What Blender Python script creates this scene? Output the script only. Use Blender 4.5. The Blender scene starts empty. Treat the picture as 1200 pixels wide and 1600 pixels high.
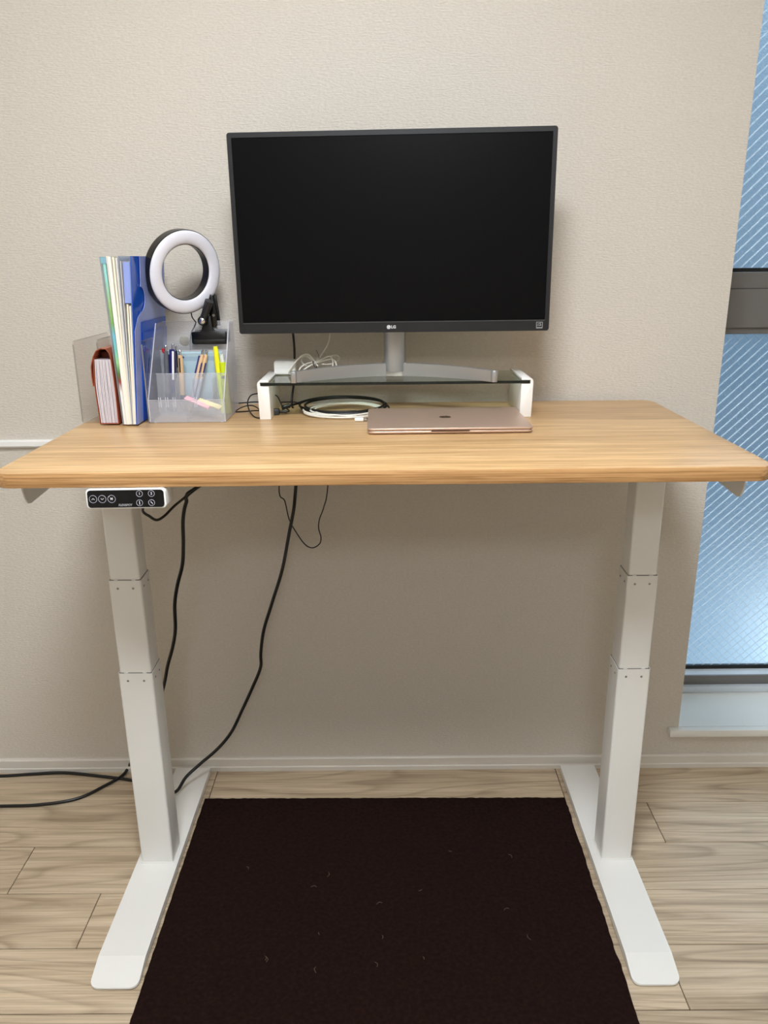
import bpy, bmesh, math, random
from mathutils import Vector, Matrix
random.seed(7)
S = bpy.context.scene
C = S.collection

# ------------------------------------------------------------------ camera
FPX = 1230.91
CAM = Vector((0.00328, -1.77922, 1.27697))
FW = Vector((-0.00468542, 0.95260848, -0.30416301))
RT = Vector((0.99994404, 0.00157817, -0.01046078))
UP = Vector((0.009485, 0.304195, 0.95256256))
cd = bpy.data.cameras.new('camera')
cd.sensor_fit = 'VERTICAL'; cd.sensor_height = 32.0; cd.sensor_width = 24.0
cd.lens = FPX / 1600 * 32.0
cd.clip_start = 0.02
cam = bpy.data.objects.new('camera', cd); C.objects.link(cam)
m = Matrix((RT, UP, -FW)).transposed().to_4x4(); m.translation = CAM
cam.matrix_world = m
S.camera = cam

# ------------------------------------------------------------------ world, sun, exposure
w = bpy.data.worlds.new('sky'); S.world = w; w.use_nodes = True
bg = w.node_tree.nodes['Background']
bg.inputs[0].default_value = (0.48, 0.70, 0.90, 1); bg.inputs[1].default_value = 1.45
sd = bpy.data.lights.new('sun', 'SUN'); sd.energy = 3.0; sd.angle = 0.02; sd.color = (1, 0.97, 0.92)
sun = bpy.data.objects.new('sun', sd); C.objects.link(sun)
sun.rotation_euler = Vector((-0.8, -0.1, -0.6)).to_track_quat('-Z', 'Y').to_euler()
S.view_settings.view_transform = 'Standard'
S.view_settings.look = 'None'
S.view_settings.gamma = 1
S.view_settings.use_curve_mapping = False
S.view_settings.exposure = 1.07
LAMPS = ((-0.08, -1.48, 28.5), (0.0, -3.35, 13.0))       # round ceiling lamp, and a second one added deeper in the room as fill

def at(px, py, axis, val):
    """world point seen at a pixel of the 1200x1600 photo, on the plane axis = val"""
    d = FW + RT * ((px - 600) / FPX) + UP * ((800 - py) / FPX)
    return CAM + d * ((val - CAM[axis]) / d[axis])

# ------------------------------------------------------------------ materials
def srgb(r, g, b):
    f = lambda c: ((c / 255 + 0.055) / 1.055) ** 2.4 if c / 255 > 0.04045 else c / 255 / 12.92
    return (f(r), f(g), f(b), 1)

def newmat(name):
    mt = bpy.data.materials.new(name); mt.use_nodes = True
    return mt, mt.node_tree.nodes, mt.node_tree.links, mt.node_tree.nodes['Principled BSDF']

def pbr(name, col, rough=0.5, metal=0.0, spec=0.5, bump=None, trans=0, coat=0, sheen=0):
    mt, n, l, b = newmat(name)
    b.inputs['Base Color'].default_value = col
    b.inputs['Roughness'].default_value = rough
    b.inputs['Metallic'].default_value = metal
    b.inputs['Specular IOR Level'].default_value = spec
    b.inputs['Transmission Weight'].default_value = trans
    b.inputs['Coat Weight'].default_value = coat
    b.inputs['Sheen Weight'].default_value = sheen
    tc = n.new('ShaderNodeTexCoord'); nz = n.new('ShaderNodeTexNoise')
    l.new(tc.outputs['Object'], nz.inputs['Vector'])
    sc, st = bump or (60, 0.015)
    nz.inputs['Scale'].default_value = sc
    bp = n.new('ShaderNodeBump'); bp.inputs['Strength'].default_value = st; bp.inputs['Distance'].default_value = 0.002
    l.new(nz.outputs['Fac'], bp.inputs['Height']); l.new(bp.outputs['Normal'], b.inputs['Normal'])
    return mt

def ramp(n, l, src, stops):
    r = n.new('ShaderNodeValToRGB'); e = r.color_ramp.elements
    while len(e) < len(stops): e.new(0.5)
    for k, (p, c) in enumerate(stops): e[k].position = p; e[k].color = c
    l.new(src, r.inputs['Fac']); return r

def mapping(n, l, scale, src='Object', obj_random=False):
    tc = n.new('ShaderNodeTexCoord'); mp = n.new('ShaderNodeMapping')
    mp.inputs['Scale'].default_value = scale
    l.new(tc.outputs[src], mp.inputs['Vector'])
    if obj_random:
        oi = n.new('ShaderNodeObjectInfo'); mu = n.new('ShaderNodeVectorMath'); mu.operation = 'SCALE'
        mu.inputs[0].default_value = (37, 61, 23); l.new(oi.outputs['Random'], mu.inputs['Scale'])
        l.new(mu.outputs['Vector'], mp.inputs['Location'])
    return mp

def mixcol(n, l, a, b, fac, blend='MIX'):
    mx = n.new('ShaderNodeMix'); mx.data_type = 'RGBA'; mx.blend_type = blend
    for s, v in ((mx.inputs[6], a), (mx.inputs[7], b), (mx.inputs[0], fac)):
        if hasattr(v, 'is_output'): l.new(v, s)
        else: s.default_value = v
    return mx.outputs[2]

M = {}
def wallpaper():
    mt, n, l, b = newmat('wallpaper')
    mp = mapping(n, l, (150, 150, 330))
    nz = n.new('ShaderNodeTexNoise'); nz.inputs['Scale'].default_value = 1.0; nz.inputs['Detail'].default_value = 3
    l.new(mp.outputs[0], nz.inputs['Vector'])
    mp2 = mapping(n, l, (60, 60, 420)); n2 = n.new('ShaderNodeTexNoise'); n2.inputs['Scale'].default_value = 1
    l.new(mp2.outputs[0], n2.inputs['Vector'])
    ad = n.new('ShaderNodeMath'); ad.operation = 'ADD'; l.new(nz.outputs['Fac'], ad.inputs[0]); l.new(n2.outputs['Fac'], ad.inputs[1])
    bp = n.new('ShaderNodeBump'); bp.inputs['Strength'].default_value = 0.75; bp.inputs['Distance'].default_value = 0.0016
    l.new(ad.outputs[0], bp.inputs['Height']); l.new(bp.outputs['Normal'], b.inputs['Normal'])
    r = ramp(n, l, nz.outputs['Fac'], [(0.3, srgb(205, 198, 187)), (0.7, srgb(214, 207, 197))])
    l.new(r.outputs['Color'], b.inputs['Base Color'])
    b.inputs['Roughness'].default_value = 0.75; b.inputs['Specular IOR Level'].default_value = 0.25
    return mt
M['wall'] = wallpaper()
M['ceiling'] = pbr('ceiling_paint', srgb(236, 232, 224), 0.8)
M['trim'] = pbr('trim_white', srgb(216, 211, 202), 0.4)

def planks():
    mt, n, l, b = newmat('floor_wood')
    mp = mapping(n, l, (1.1, 15, 15), obj_random=True)
    nz = n.new('ShaderNodeTexNoise'); nz.inputs['Scale'].default_value = 2.2; nz.inputs['Detail'].default_value = 6
    nz.inputs['Roughness'].default_value = 0.6; nz.inputs['Distortion'].default_value = 0.8
    l.new(mp.outputs[0], nz.inputs['Vector'])
    mpf = mapping(n, l, (5, 260, 260), obj_random=True)
    nf = n.new('ShaderNodeTexNoise'); nf.inputs['Scale'].default_value = 1; nf.inputs['Detail'].default_value = 3
    l.new(mpf.outputs[0], nf.inputs['Vector'])
    # cathedral rings: contour lines of a soft noise
    mpw = mapping(n, l, (0.75, 8, 8), obj_random=True)
    nw = n.new('ShaderNodeTexNoise'); nw.inputs['Scale'].default_value = 1.0; nw.inputs['Detail'].default_value = 1
    l.new(mpw.outputs[0], nw.inputs['Vector'])
    mu = n.new('ShaderNodeMath'); mu.operation = 'MULTIPLY'; mu.inputs[1].default_value = 13; l.new(nw.outputs['Fac'], mu.inputs[0])
    fr = n.new('ShaderNodeMath'); fr.operation = 'FRACT'; l.new(mu.outputs[0], fr.inputs[0])
    base = ramp(n, l, nz.outputs['Fac'], [(0.25, srgb(164, 145, 120)), (0.5, srgb(196, 177, 151)), (0.78, srgb(217, 201, 177))])
    ring = ramp(n, l, fr.outputs[0], [(0.0, (0.66, 0.63, 0.60, 1)), (0.25, (1, 1, 1, 1)), (0.9, (1, 1, 1, 1)), (1.0, (0.66, 0.63, 0.60, 1))])
    fine = ramp(n, l, nf.outputs['Fac'], [(0.3, (0.76, 0.74, 0.71, 1)), (0.62, (1.05, 1.05, 1.05, 1))])
    c1 = mixcol(n, l, base.outputs[0], ring.outputs[0], 0.75, 'MULTIPLY')
    c2 = mixcol(n, l, c1, fine.outputs[0], 0.9, 'MULTIPLY')
    oi = n.new('ShaderNodeObjectInfo')
    tone = ramp(n, l, oi.outputs['Random'], [(0, (0.93, 0.92, 0.91, 1)), (1, (1.06, 1.06, 1.06, 1))])
    c3 = mixcol(n, l, c2, tone.outputs[0], 1.0, 'MULTIPLY')
    l.new(c3, b.inputs['Base Color'])
    b.inputs['Roughness'].default_value = 0.36; b.inputs['Specular IOR Level'].default_value = 0.45
    bp = n.new('ShaderNodeBump'); bp.inputs['Strength'].default_value = 0.12; bp.inputs['Distance'].default_value = 0.001
    l.new(nf.outputs['Fac'], bp.inputs['Height']); l.new(bp.outputs['Normal'], b.inputs['Normal'])
    return mt
M['plank'] = planks()
M['subfloor'] = pbr('subfloor_dark', srgb(92, 74, 56), 0.8)

def oak(name='oak_laminate', tint=(1, 1, 1, 1)):
    mt, n, l, b = newmat(name)
    mp = mapping(n, l, (0.9, 26, 26)); nz = n.new('ShaderNodeTexNoise')
    nz.inputs['Scale'].default_value = 2.2; nz.inputs['Detail'].default_value = 7; nz.inputs['Roughness'].default_value = 0.75
    nz.inputs['Distortion'].default_value = 0.35
    l.new(mp.outputs[0], nz.inputs['Vector'])
    base = ramp(n, l, nz.outputs['Fac'], [(0.28, srgb(176, 137, 92)), (0.46, srgb(208, 171, 123)), (0.64, srgb(226, 192, 145)), (0.78, srgb(240, 212, 168))])
    # broad boards of slightly different tone
    mpb = mapping(n, l, (0.0, 9.0, 9.0)); nb = n.new('ShaderNodeTexNoise'); nb.inputs['Scale'].default_value = 1; nb.inputs['Detail'].default_value = 0
    l.new(mpb.outputs[0], nb.inputs['Vector'])
    tone = ramp(n, l, nb.outputs['Fac'], [(0.35, (0.90, 0.87, 0.84, 1)), (0.6, (1.04, 1.04, 1.04, 1))])
    # pale and dark thin lines
    mpl = mapping(n, l, (0.35, 190, 190)); nl = n.new('ShaderNodeTexNoise'); nl.inputs['Scale'].default_value = 1; nl.inputs['Detail'].default_value = 2
    l.new(mpl.outputs[0], nl.inputs['Vector'])
    lines = ramp(n, l, nl.outputs['Fac'], [(0.30, (0.76, 0.70, 0.62, 1)), (0.42, (1, 1, 1, 1)), (0.585, (1, 1, 1, 1)), (0.66, (1.2, 1.22, 1.26, 1))])
    mpf = mapping(n, l, (9, 420, 420)); nf = n.new('ShaderNodeTexNoise'); nf.inputs['Scale'].default_value = 1; nf.inputs['Detail'].default_value = 2
    l.new(mpf.outputs[0], nf.inputs['Vector'])
    fine = ramp(n, l, nf.outputs['Fac'], [(0.33, (0.70, 0.63, 0.54, 1)), (0.55, (1.06, 1.06, 1.06, 1))])
    c = mixcol(n, l, base.outputs[0], tone.outputs[0], 0.9, 'MULTIPLY')
    c = mixcol(n, l, c, lines.outputs[0], 0.9, 'MULTIPLY')
    c = mixcol(n, l, c, fine.outputs[0], 0.8, 'MULTIPLY')
    c = mixcol(n, l, c, tint, 1.0, 'MULTIPLY')
    l.new(c, b.inputs['Base Color'])
    b.inputs['Roughness'].default_value = 0.34; b.inputs['Specular IOR Level'].default_value = 0.45
    bp = n.new('ShaderNodeBump'); bp.inputs['Strength'].default_value = 0.12; bp.inputs['Distance'].default_value = 0.0008
    l.new(nf.outputs['Fac'], bp.inputs['Height']); l.new(bp.outputs['Normal'], b.inputs['Normal'])
    return mt
M['oak'] = oak()
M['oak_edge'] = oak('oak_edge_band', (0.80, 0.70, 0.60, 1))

def felt():
    mt, n, l, b = newmat('dark_brown_felt')
    mp = mapping(n, l, (900, 900, 900)); nz = n.new('ShaderNodeTexNoise'); nz.inputs['Scale'].default_value = 1; nz.inputs['Detail'].default_value = 4
    l.new(mp.outputs[0], nz.inputs['Vector'])
    mp2 = mapping(n, l, (130, 130, 130)); n2 = n.new('ShaderNodeTexNoise'); n2.inputs['Scale'].default_value = 1; n2.inputs['Detail'].default_value = 4
    l.new(mp2.outputs[0], n2.inputs['Vector'])
    r = ramp(n, l, n2.outputs['Fac'], [(0.3, srgb(28, 16, 14)), (0.7, srgb(41, 26, 22))])
    l.new(r.outputs[0], b.inputs['Base Color'])
    b.inputs['Roughness'].default_value = 0.95; b.inputs['Specular IOR Level'].default_value = 0.05
    ad = n.new('ShaderNodeMath'); ad.operation = 'ADD'; l.new(nz.outputs['Fac'], ad.inputs[0]); l.new(n2.outputs['Fac'], ad.inputs[1])
    bp = n.new('ShaderNodeBump'); bp.inputs['Strength'].default_value = 0.8; bp.inputs['Distance'].default_value = 0.003
    l.new(ad.outputs[0], bp.inputs['Height']); l.new(bp.outputs['Normal'], b.inputs['Normal'])
    return mt
M['felt'] = felt()

def thin_clear(name, tint, refl=1.0, rough=0.02, milk=0.0, milkcol=(0.9, 0.9, 0.95, 1), ior=1.45, back=0.5):
    """thin clear or milky sheet: tinted see-through, fresnel gloss and a share of scattering"""
    mt = bpy.data.materials.new(name); mt.use_nodes = True
    n, l = mt.node_tree.nodes, mt.node_tree.links
    n.clear(); out = n.new('ShaderNodeOutputMaterial')
    tr = n.new('ShaderNodeBsdfTransparent'); tr.inputs[0].default_value = tint
    body = tr.outputs[0]
    if milk > 0:
        df = n.new('ShaderNodeBsdfDiffuse'); tl = n.new('ShaderNodeBsdfTranslucent')
        tc = n.new('ShaderNodeTexCoord'); nz = n.new('ShaderNodeTexNoise'); nz.inputs['Scale'].default_value = 40
        l.new(tc.outputs['Object'], nz.inputs['Vector'])
        hi = tuple(min(1, c * 1.03) for c in milkcol[:3]) + (1,); lo = tuple(c * 0.97 for c in milkcol[:3]) + (1,)
        rp = ramp(n, l, nz.outputs['Fac'], [(0.3, lo), (0.7, hi)])
        l.new(rp.outputs[0], df.inputs[0]); l.new(rp.outputs[0], tl.inputs[0])
        ms = n.new('ShaderNodeMixShader'); ms.inputs[0].default_value = back
        l.new(df.outputs[0], ms.inputs[1]); l.new(tl.outputs[0], ms.inputs[2])
        m2 = n.new('ShaderNodeMixShader'); m2.inputs[0].default_value = milk
        l.new(tr.outputs[0], m2.inputs[1]); l.new(ms.outputs[0], m2.inputs[2]); body = m2.outputs[0]
    gl = n.new('ShaderNodeBsdfGlossy'); gl.inputs['Roughness'].default_value = rough
    fz = n.new('ShaderNodeFresnel'); geo = n.new('ShaderNodeNewGeometry'); mr_ = n.new('ShaderNodeMapRange'); mr_.inputs['To Min'].default_value = ior; mr_.inputs['To Max'].default_value = 1 / ior
    l.new(geo.outputs['Backfacing'], mr_.inputs['Value']); l.new(mr_.outputs[0], fz.inputs['IOR'])
    ml = n.new('ShaderNodeMath'); ml.operation = 'MULTIPLY'; ml.inputs[1].default_value = refl; l.new(fz.outputs[0], ml.inputs[0])
    mg = n.new('ShaderNodeMixShader'); l.new(ml.outputs[0], mg.inputs[0]); l.new(body, mg.inputs[1]); l.new(gl.outputs[0], mg.inputs[2])
    l.new(mg.outputs[0], out.inputs[0])
    return mt
M['riser_glass'] = thin_clear('tempered_glass', (0.86, 0.93, 0.87, 1), 1.0, 0.01)
M['glass_edge'] = pbr('dark_glass_edge', (0.006, 0.010, 0.009, 1), 0.15)
M['acrylic'] = thin_clear('clear_acrylic', (0.985, 0.98, 0.97, 1), 0.9, 0.02, 0.02, (0.75, 0.72, 0.68, 1))
M['acrylic_edge'] = thin_clear('acrylic_cut_edge', (0.7, 0.68, 0.64, 1), 0.9, 0.15, 0.55, (0.62, 0.58, 0.52, 1))
M['frost'] = thin_clear('frosted_polypropylene', (0.985, 0.985, 0.995, 1), 0.4, 0.25, 0.19, (0.93, 0.94, 1.0, 1), back=0.3)
M['frost_edge'] = thin_clear('frosted_edge', (0.95, 0.95, 0.97, 1), 0.5, 0.3, 0.8, (0.90, 0.91, 0.97, 1))
M['clear_file'] = thin_clear('clear_file_film', (0.90, 0.93, 0.97, 1), 0.7, 0.12, 0.45, (0.80, 0.86, 0.93, 1))
M['blue_film'] = thin_clear('periwinkle_film', (0.45, 0.55, 0.95, 1), 0.8, 0.12, 0.85, srgb(168, 186, 248), back=0.12)
M['blue_deep'] = thin_clear('deep_blue_film', (0.10, 0.25, 0.85, 1), 0.8, 0.12, 0.92, srgb(30, 98, 222), back=0.15)

def window_glass():
    mt, n, l, b = newmat('frosted_wired_glass')
    b.inputs['Base Color'].default_value = (0.92, 0.97, 1, 1)
    b.inputs['Transmission Weight'].default_value = 1.0; b.inputs['Roughness'].default_value = 0.34; b.inputs['IOR'].default_value = 1.3
    mp = mapping(n, l, (330, 330, 330)); nz = n.new('ShaderNodeTexNoise'); nz.inputs['Scale'].default_value = 1; nz.inputs['Detail'].default_value = 2
    l.new(mp.outputs[0], nz.inputs['Vector'])
    bp = n.new('ShaderNodeBump'); bp.inputs['Strength'].default_value = 0.6; bp.inputs['Distance'].default_value = 0.0025
    l.new(nz.outputs['Fac'], bp.inputs['Height']); l.new(bp.outputs['Normal'], b.inputs['Normal'])
    return mt
M['pane'] = window_glass()
def wire_mat(name, col):
    """light-passing white strand moulded into the glass"""
    mt = bpy.data.materials.new(name); mt.use_nodes = True
    n, l = mt.node_tree.nodes, mt.node_tree.links; n.clear()
    out = n.new('ShaderNodeOutputMaterial'); df = n.new('ShaderNodeBsdfDiffuse'); tl = n.new('ShaderNodeBsdfTranslucent'); ms = n.new('ShaderNodeMixShader')
    tc = n.new('ShaderNodeTexCoord'); nz = n.new('ShaderNodeTexNoise'); nz.inputs['Scale'].default_value = 300
    l.new(tc.outputs['Object'], nz.inputs['Vector'])
    rp = ramp(n, l, nz.outputs['Fac'], [(0.3, col), (0.7, tuple(min(1, c * 1.05) for c in col[:3]) + (1,))])
    l.new(rp.outputs[0], df.inputs[0]); l.new(rp.outputs[0], tl.inputs[0]); ms.inputs[0].default_value = 0.9
    l.new(df.outputs[0], ms.inputs[1]); l.new(tl.outputs[0], ms.inputs[2]); l.new(ms.outputs[0], out.inputs[0]); return mt
M['wire'] = wire_mat('bright_wire', (0.95, 0.96, 0.96, 1))
M['wire_dim'] = wire_mat('dim_wire', (0.6, 0.66, 0.70, 1))
M['alu_grey'] = pbr('grey_aluminium_frame', srgb(118, 116, 114), 0.38, 0.35)
M['alu_white'] = pbr('pale_frame', srgb(205, 214, 222), 0.35)
M['gasket'] = pbr('black_gasket', srgb(14, 16, 18), 0.6)
M['sill'] = pbr('sill_white', srgb(232, 232, 226), 0.3)
M['white_metal'] = pbr('white_powder_coat', srgb(228, 227, 223), 0.32, bump=(900, 0.02))
M['white_gloss'] = pbr('white_gloss_metal', srgb(242, 241, 238), 0.18)
M['steel'] = pbr('steel_screw', srgb(150, 148, 144), 0.35, 1.0)
M['rubber'] = pbr('black_rubber', srgb(20, 19, 19), 0.5)
M['cable_black'] = pbr('black_cable', srgb(13, 12, 12), 0.38)
M['cable_white'] = pbr('white_cable', srgb(226, 222, 212), 0.4)
M['white_plastic'] = pbr('white_plastic', srgb(240, 240, 238), 0.25)
M['black_plastic'] = pbr('black_plastic', srgb(34, 35, 37), 0.42)
M['black_satin'] = pbr('black_satin_plastic', srgb(7, 7, 8), 0.28)
M['screen'] = pbr('dark_screen', (0.0025, 0.0025, 0.003, 1), 0.30, spec=0.12, bump=(4000, 0.03))
M['bezel'] = pbr('charcoal_bezel', srgb(19, 20, 23), 0.42)
M['bezel_line'] = pbr('bezel_line', srgb(70, 70, 72), 0.35)
M['silver'] = pbr('brushed_silver', srgb(176, 178, 180), 0.34, 0.75, bump=(400, 0.02))
M['mark'] = pbr('pale_print', srgb(214, 216, 220), 0.5)
M['mark_dim'] = pbr('dim_print', srgb(150, 152, 156), 0.5)
M['mark_blue'] = pbr('cool_print', srgb(190, 192, 205), 0.5)
M['panel_black'] = pbr('glossy_black_panel', srgb(12, 12, 14), 0.15)
M['rose'] = pbr('rose_gold_aluminium', srgb(202, 174, 156), 0.42, 0.5, bump=(1500, 0.01))
M['rose_shade'] = pbr('rose_shadow_gap', srgb(92, 66, 56), 0.4, 0.6)  # darker copy of the rose, with gap and notch shade in the colour
M['rose_logo'] = pbr('mirror_rose', srgb(120, 92, 78), 0.12, 1.0)
M['rust'] = pbr('rust_polypropylene', srgb(168, 84, 56), 0.35)
M['rust_shade'] = pbr('shaded_rust', srgb(96, 32, 22), 0.5)
M['paper'] = pbr('white_paper', srgb(238, 234, 224), 0.7)
M['paper_warm'] = pbr('cream_paper', srgb(236, 230, 210), 0.7)
M['paper_grey'] = pbr('grey_white_paper', srgb(214, 210, 206), 0.7)
M['pleat'] = pbr('pleat_lilac', srgb(208, 200, 206), 0.45)
M['diffuser'] = pbr('milky_diffuser', srgb(226, 226, 236), 0.22)
M['cyan'] = pbr('pale_cyan_card', srgb(164, 206, 214), 0.5)
M['cyan_dark'] = pbr('cyan_band', srgb(130, 176, 194), 0.5)
M['tie'] = pbr('twist_tie', srgb(66, 62, 58), 0.5)
M['yellow'] = pbr('fluo_yellow', srgb(240, 236, 40), 0.3)
M['lime'] = pbr('fluo_lime', srgb(206, 224, 30), 0.3)
M['clear_plastic'] = pbr('clear_cap', srgb(210, 216, 206), 0.2)
M['navy'] = pbr('navy_plastic', srgb(28, 36, 104), 0.3)
M['pen_grey'] = pbr('grey_barrel', srgb(96, 98, 106), 0.35)
M['pen_dark'] = pbr('slate_grip', srgb(58, 64, 88), 0.5)
M['red'] = pbr('red_plastic', srgb(172, 32, 40), 0.35)
M['beige'] = pbr('beige_barrel', srgb(214, 180, 138), 0.4)
M['pen_clear'] = pbr('grey_clear_barrel', srgb(178, 184, 200), 0.25)
M['chrome'] = pbr('chrome', srgb(215, 215, 218), 0.12, 1.0)
M['pink'] = pbr('pink_strip', srgb(244, 186, 198), 0.6)
M['cream'] = pbr('cream_strip', srgb(246, 236, 172), 0.6)
M['lint'] = pbr('lint', srgb(150, 130, 118), 0.8)
M['render_grey'] = pbr('pale_render', srgb(106, 113, 120), 0.8)
M['asphalt'] = pbr('grey_asphalt', srgb(90, 106, 118), 0.9)
M['sunlit'] = pbr('white_render', srgb(240, 240, 236), 0.7)

def leaflet():
    mt, n, l, b = newmat('leaflet_print')
    tc = n.new('ShaderNodeTexCoord'); sp = n.new('ShaderNodeSeparateXYZ'); l.new(tc.outputs['Generated'], sp.inputs[0])
    nz = n.new('ShaderNodeTexNoise'); nz.inputs['Scale'].default_value = 3; l.new(tc.outputs['Generated'], nz.inputs['Vector'])
    ad = n.new('ShaderNodeMath'); ad.operation = 'MULTIPLY_ADD'; ad.inputs[1].default_value = 0.05
    l.new(nz.outputs['Fac'], ad.inputs[0]); l.new(sp.outputs['Z'], ad.inputs[2])
    r = ramp(n, l, ad.outputs[0], [(0.0, srgb(238, 236, 230)), (0.24, srgb(236, 234, 230)), (0.30, srgb(150, 62, 60)), (0.35, srgb(74, 112, 62)),
                                   (0.42, srgb(150, 206, 140)), (0.50, srgb(120, 196, 190)), (0.58, srgb(112, 190, 214)), (0.66, srgb(122, 170, 96)), (0.78, srgb(156, 190, 120)), (0.96, srgb(150, 212, 204))])
    l.new(r.outputs[0], b.inputs['Base Color']); b.inputs['Roughness'].default_value = 0.4
    return mt
M['leaflet'] = leaflet()

def lamp_mat(name, power):
    mt, n, l, b = newmat(name)
    b.inputs['Base Color'].default_value = (0.9, 0.88, 0.84, 1)
    b.inputs['Emission Color'].default_value = (0.90, 0.95, 1.0, 1); b.inputs['Emission Strength'].default_value = power
    return mt
for k, (_, _, power) in enumerate(LAMPS): M['lamp%d' % k] = lamp_mat('lamp_diffuser', power)

# ------------------------------------------------------------------ mesh helpers
def bm_box(bm, a, b):
    a, b = Vector(a), Vector(b)
    vs = [bm.verts.new((x, y, z)) for x in (a.x, b.x) for y in (a.y, b.y) for z in (a.z, b.z)]
    for f in ((0, 1, 3, 2), (4, 6, 7, 5), (0, 4, 5, 1), (2, 3, 7, 6), (0, 2, 6, 4), (1, 5, 7, 3)):
        bm.faces.new([vs[i] for i in f])
    return vs

def box(a, b, bev=0.0, seg=2):
    bm = bmesh.new(); bm_box(bm, a, b); bm.normal_update()
    bmesh.ops.recalc_face_normals(bm, faces=bm.faces)
    if bev > 0: bmesh.ops.bevel(bm, geom=bm.edges[:], offset=bev, segments=seg, affect='EDGES', profile=0.5)
    return bm

def boxes(lst, bev=0.0):
    bm = bmesh.new()
    for a, b in lst:
        t = box(a, b, bev); me = bpy.data.meshes.new('t'); t.to_mesh(me); t.free(); bm.from_mesh(me); bpy.data.meshes.remove(me)
    return bm

def prism(poly, axis, lo, hi, bev=0.0, seg=2):
    """extrude a 2D polygon; axis 0: poly is (y,z); 1: (x,z); 2: (x,y)"""
    bm = bmesh.new()
    def P(p, t):
        return ((t, p[0], p[1]), (p[0], t, p[1]), (p[0], p[1], t))[axis]
    A = [bm.verts.new(P(p, lo)) for p in poly]; B = [bm.verts.new(P(p, hi)) for p in poly]
    bm.faces.new(A); bm.faces.new(B[::-1])
    for i in range(len(poly)):
        j = (i + 1) % len(poly); bm.faces.new((A[i], B[i], B[j], A[j]))
    bmesh.ops.recalc_face_normals(bm, faces=bm.faces)
    if bev > 0:
        bm.normal_update()
        ed = [e for e in bm.edges if len(e.link_faces) == 2 and e.calc_face_angle(0) > 0.6]
        bmesh.ops.bevel(bm, geom=ed, offset=bev, segments=seg, affect='EDGES', profile=0.5)
    return bm

def rrect(x0, x1, y0, y1, r, n=6):
    pts = []
    for cx, cy, a0 in ((x1 - r, y1 - r, 0), (x0 + r, y1 - r, 90), (x0 + r, y0 + r, 180), (x1 - r, y0 + r, 270)):
        for k in range(n + 1):
            a = math.radians(a0 + 90 * k / n); pts.append((cx + r * math.cos(a), cy + r * math.sin(a)))
    return pts

def spline(pts, n=8):
    pts = [Vector(p) for p in pts]
    if len(pts) < 3: return pts
    P = [pts[0] * 2 - pts[1]] + pts + [pts[-1] * 2 - pts[-2]]; out = []
    for i in range(1, len(P) - 2):
        for k in range(n):
            t = k / n; a, b, c, d = P[i - 1], P[i], P[i + 1], P[i + 2]
            out.append(0.5 * ((2 * b) + (c - a) * t + (2 * a - 5 * b + 4 * c - d) * t * t + (3 * b - a - 3 * c + d) * t ** 3))
    out.append(pts[-1]); return out

def bm_sweep(bm, pts, rad, sides=10, caps=True):
    n = len(pts); up = Vector((0.123, 0.31, 0.94)); rings = []
    for i, p in enumerate(pts):
        t = (pts[min(i + 1, n - 1)] - pts[max(i - 1, 0)]).normalized()
        a = t.cross(up)
        if a.length < 1e-4: a = t.cross(Vector((1, 0, 0)))
        a.normalize(); b = a.cross(t).normalized(); up = b
        r = rad[i] if hasattr(rad, '__len__') else rad
        rings.append([bm.verts.new(p + (a * math.cos(2 * math.pi * k / sides) + b * math.sin(2 * math.pi * k / sides)) * r) for k in range(sides)])
    for i in range(n - 1):
        for k in range(sides):
            j = (k + 1) % sides; bm.faces.new((rings[i][k], rings[i][j], rings[i + 1][j], rings[i + 1][k]))
    if caps: bm.faces.new(rings[0][::-1]); bm.faces.new(rings[-1])
    return bm

def tube(pts, r, n=8, sides=10):
    bm = bmesh.new(); bm_sweep(bm, spline(pts, n), r, sides); bmesh.ops.recalc_face_normals(bm, faces=bm.faces); return bm

def rod(p0, p1, prof, sides=14):
    """lathe along p0->p1; prof = [(t, radius)...], t in metres from p0"""
    p0, p1 = Vector(p0), Vector(p1); d = (p1 - p0).normalized()
    bm = bmesh.new(); bm_sweep(bm, [p0 + d * (t + 1e-5 * i) for i, (t, _) in enumerate(prof)], [max(r, 1e-4) for _, r in prof], sides)
    bmesh.ops.recalc_face_normals(bm, faces=bm.faces); return bm

def torus_sector(R, prof, n=64):
    """ring about local Z from closed profile [(radius offset, z)]"""
    bm = bmesh.new(); rings = []
    for k in range(n):
        a = 2 * math.pi * k / n
        rings.append([bm.verts.new(((R + r) * math.cos(a), (R + r) * math.sin(a), z)) for r, z in prof])
    m_ = len(prof)
    for k in range(n):
        for i in range(m_):
            j = (i + 1) % m_; q = (k + 1) % n
            bm.faces.new((rings[k][i], rings[q][i], rings[q][j], rings[k][j]))
    bmesh.ops.recalc_face_normals(bm, faces=bm.faces); return bm

def smooth(me, ang=35):
    for p in me.polygons: p.use_smooth = True
    try: me.set_sharp_from_angle(angle=math.radians(ang))
    except Exception: pass

def link(name, bm, mat, parent=None, world=True, sm=True, xf=None):
    """one mesh object; a bmesh in world coordinates is moved into its parent's frame (translations only)"""
    if xf is not None: bm.transform(xf)
    o = Vector((0, 0, 0)); p = parent
    if world:
        while p is not None: o = o + p.location; p = p.parent
        if o.length > 0: bmesh.ops.translate(bm, verts=bm.verts, vec=-o)
    me = bpy.data.meshes.new(name); bm.to_mesh(me); bm.free()
    if sm: smooth(me)
    me.materials.append(M[mat])
    ob = bpy.data.objects.new(name, me); C.objects.link(ob); ob.parent = parent
    return ob

def tag(o, label, cat=None, group=None):
    o['label'] = label
    if cat: o['category'] = cat
    if group: o['group'] = group
    return o

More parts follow.
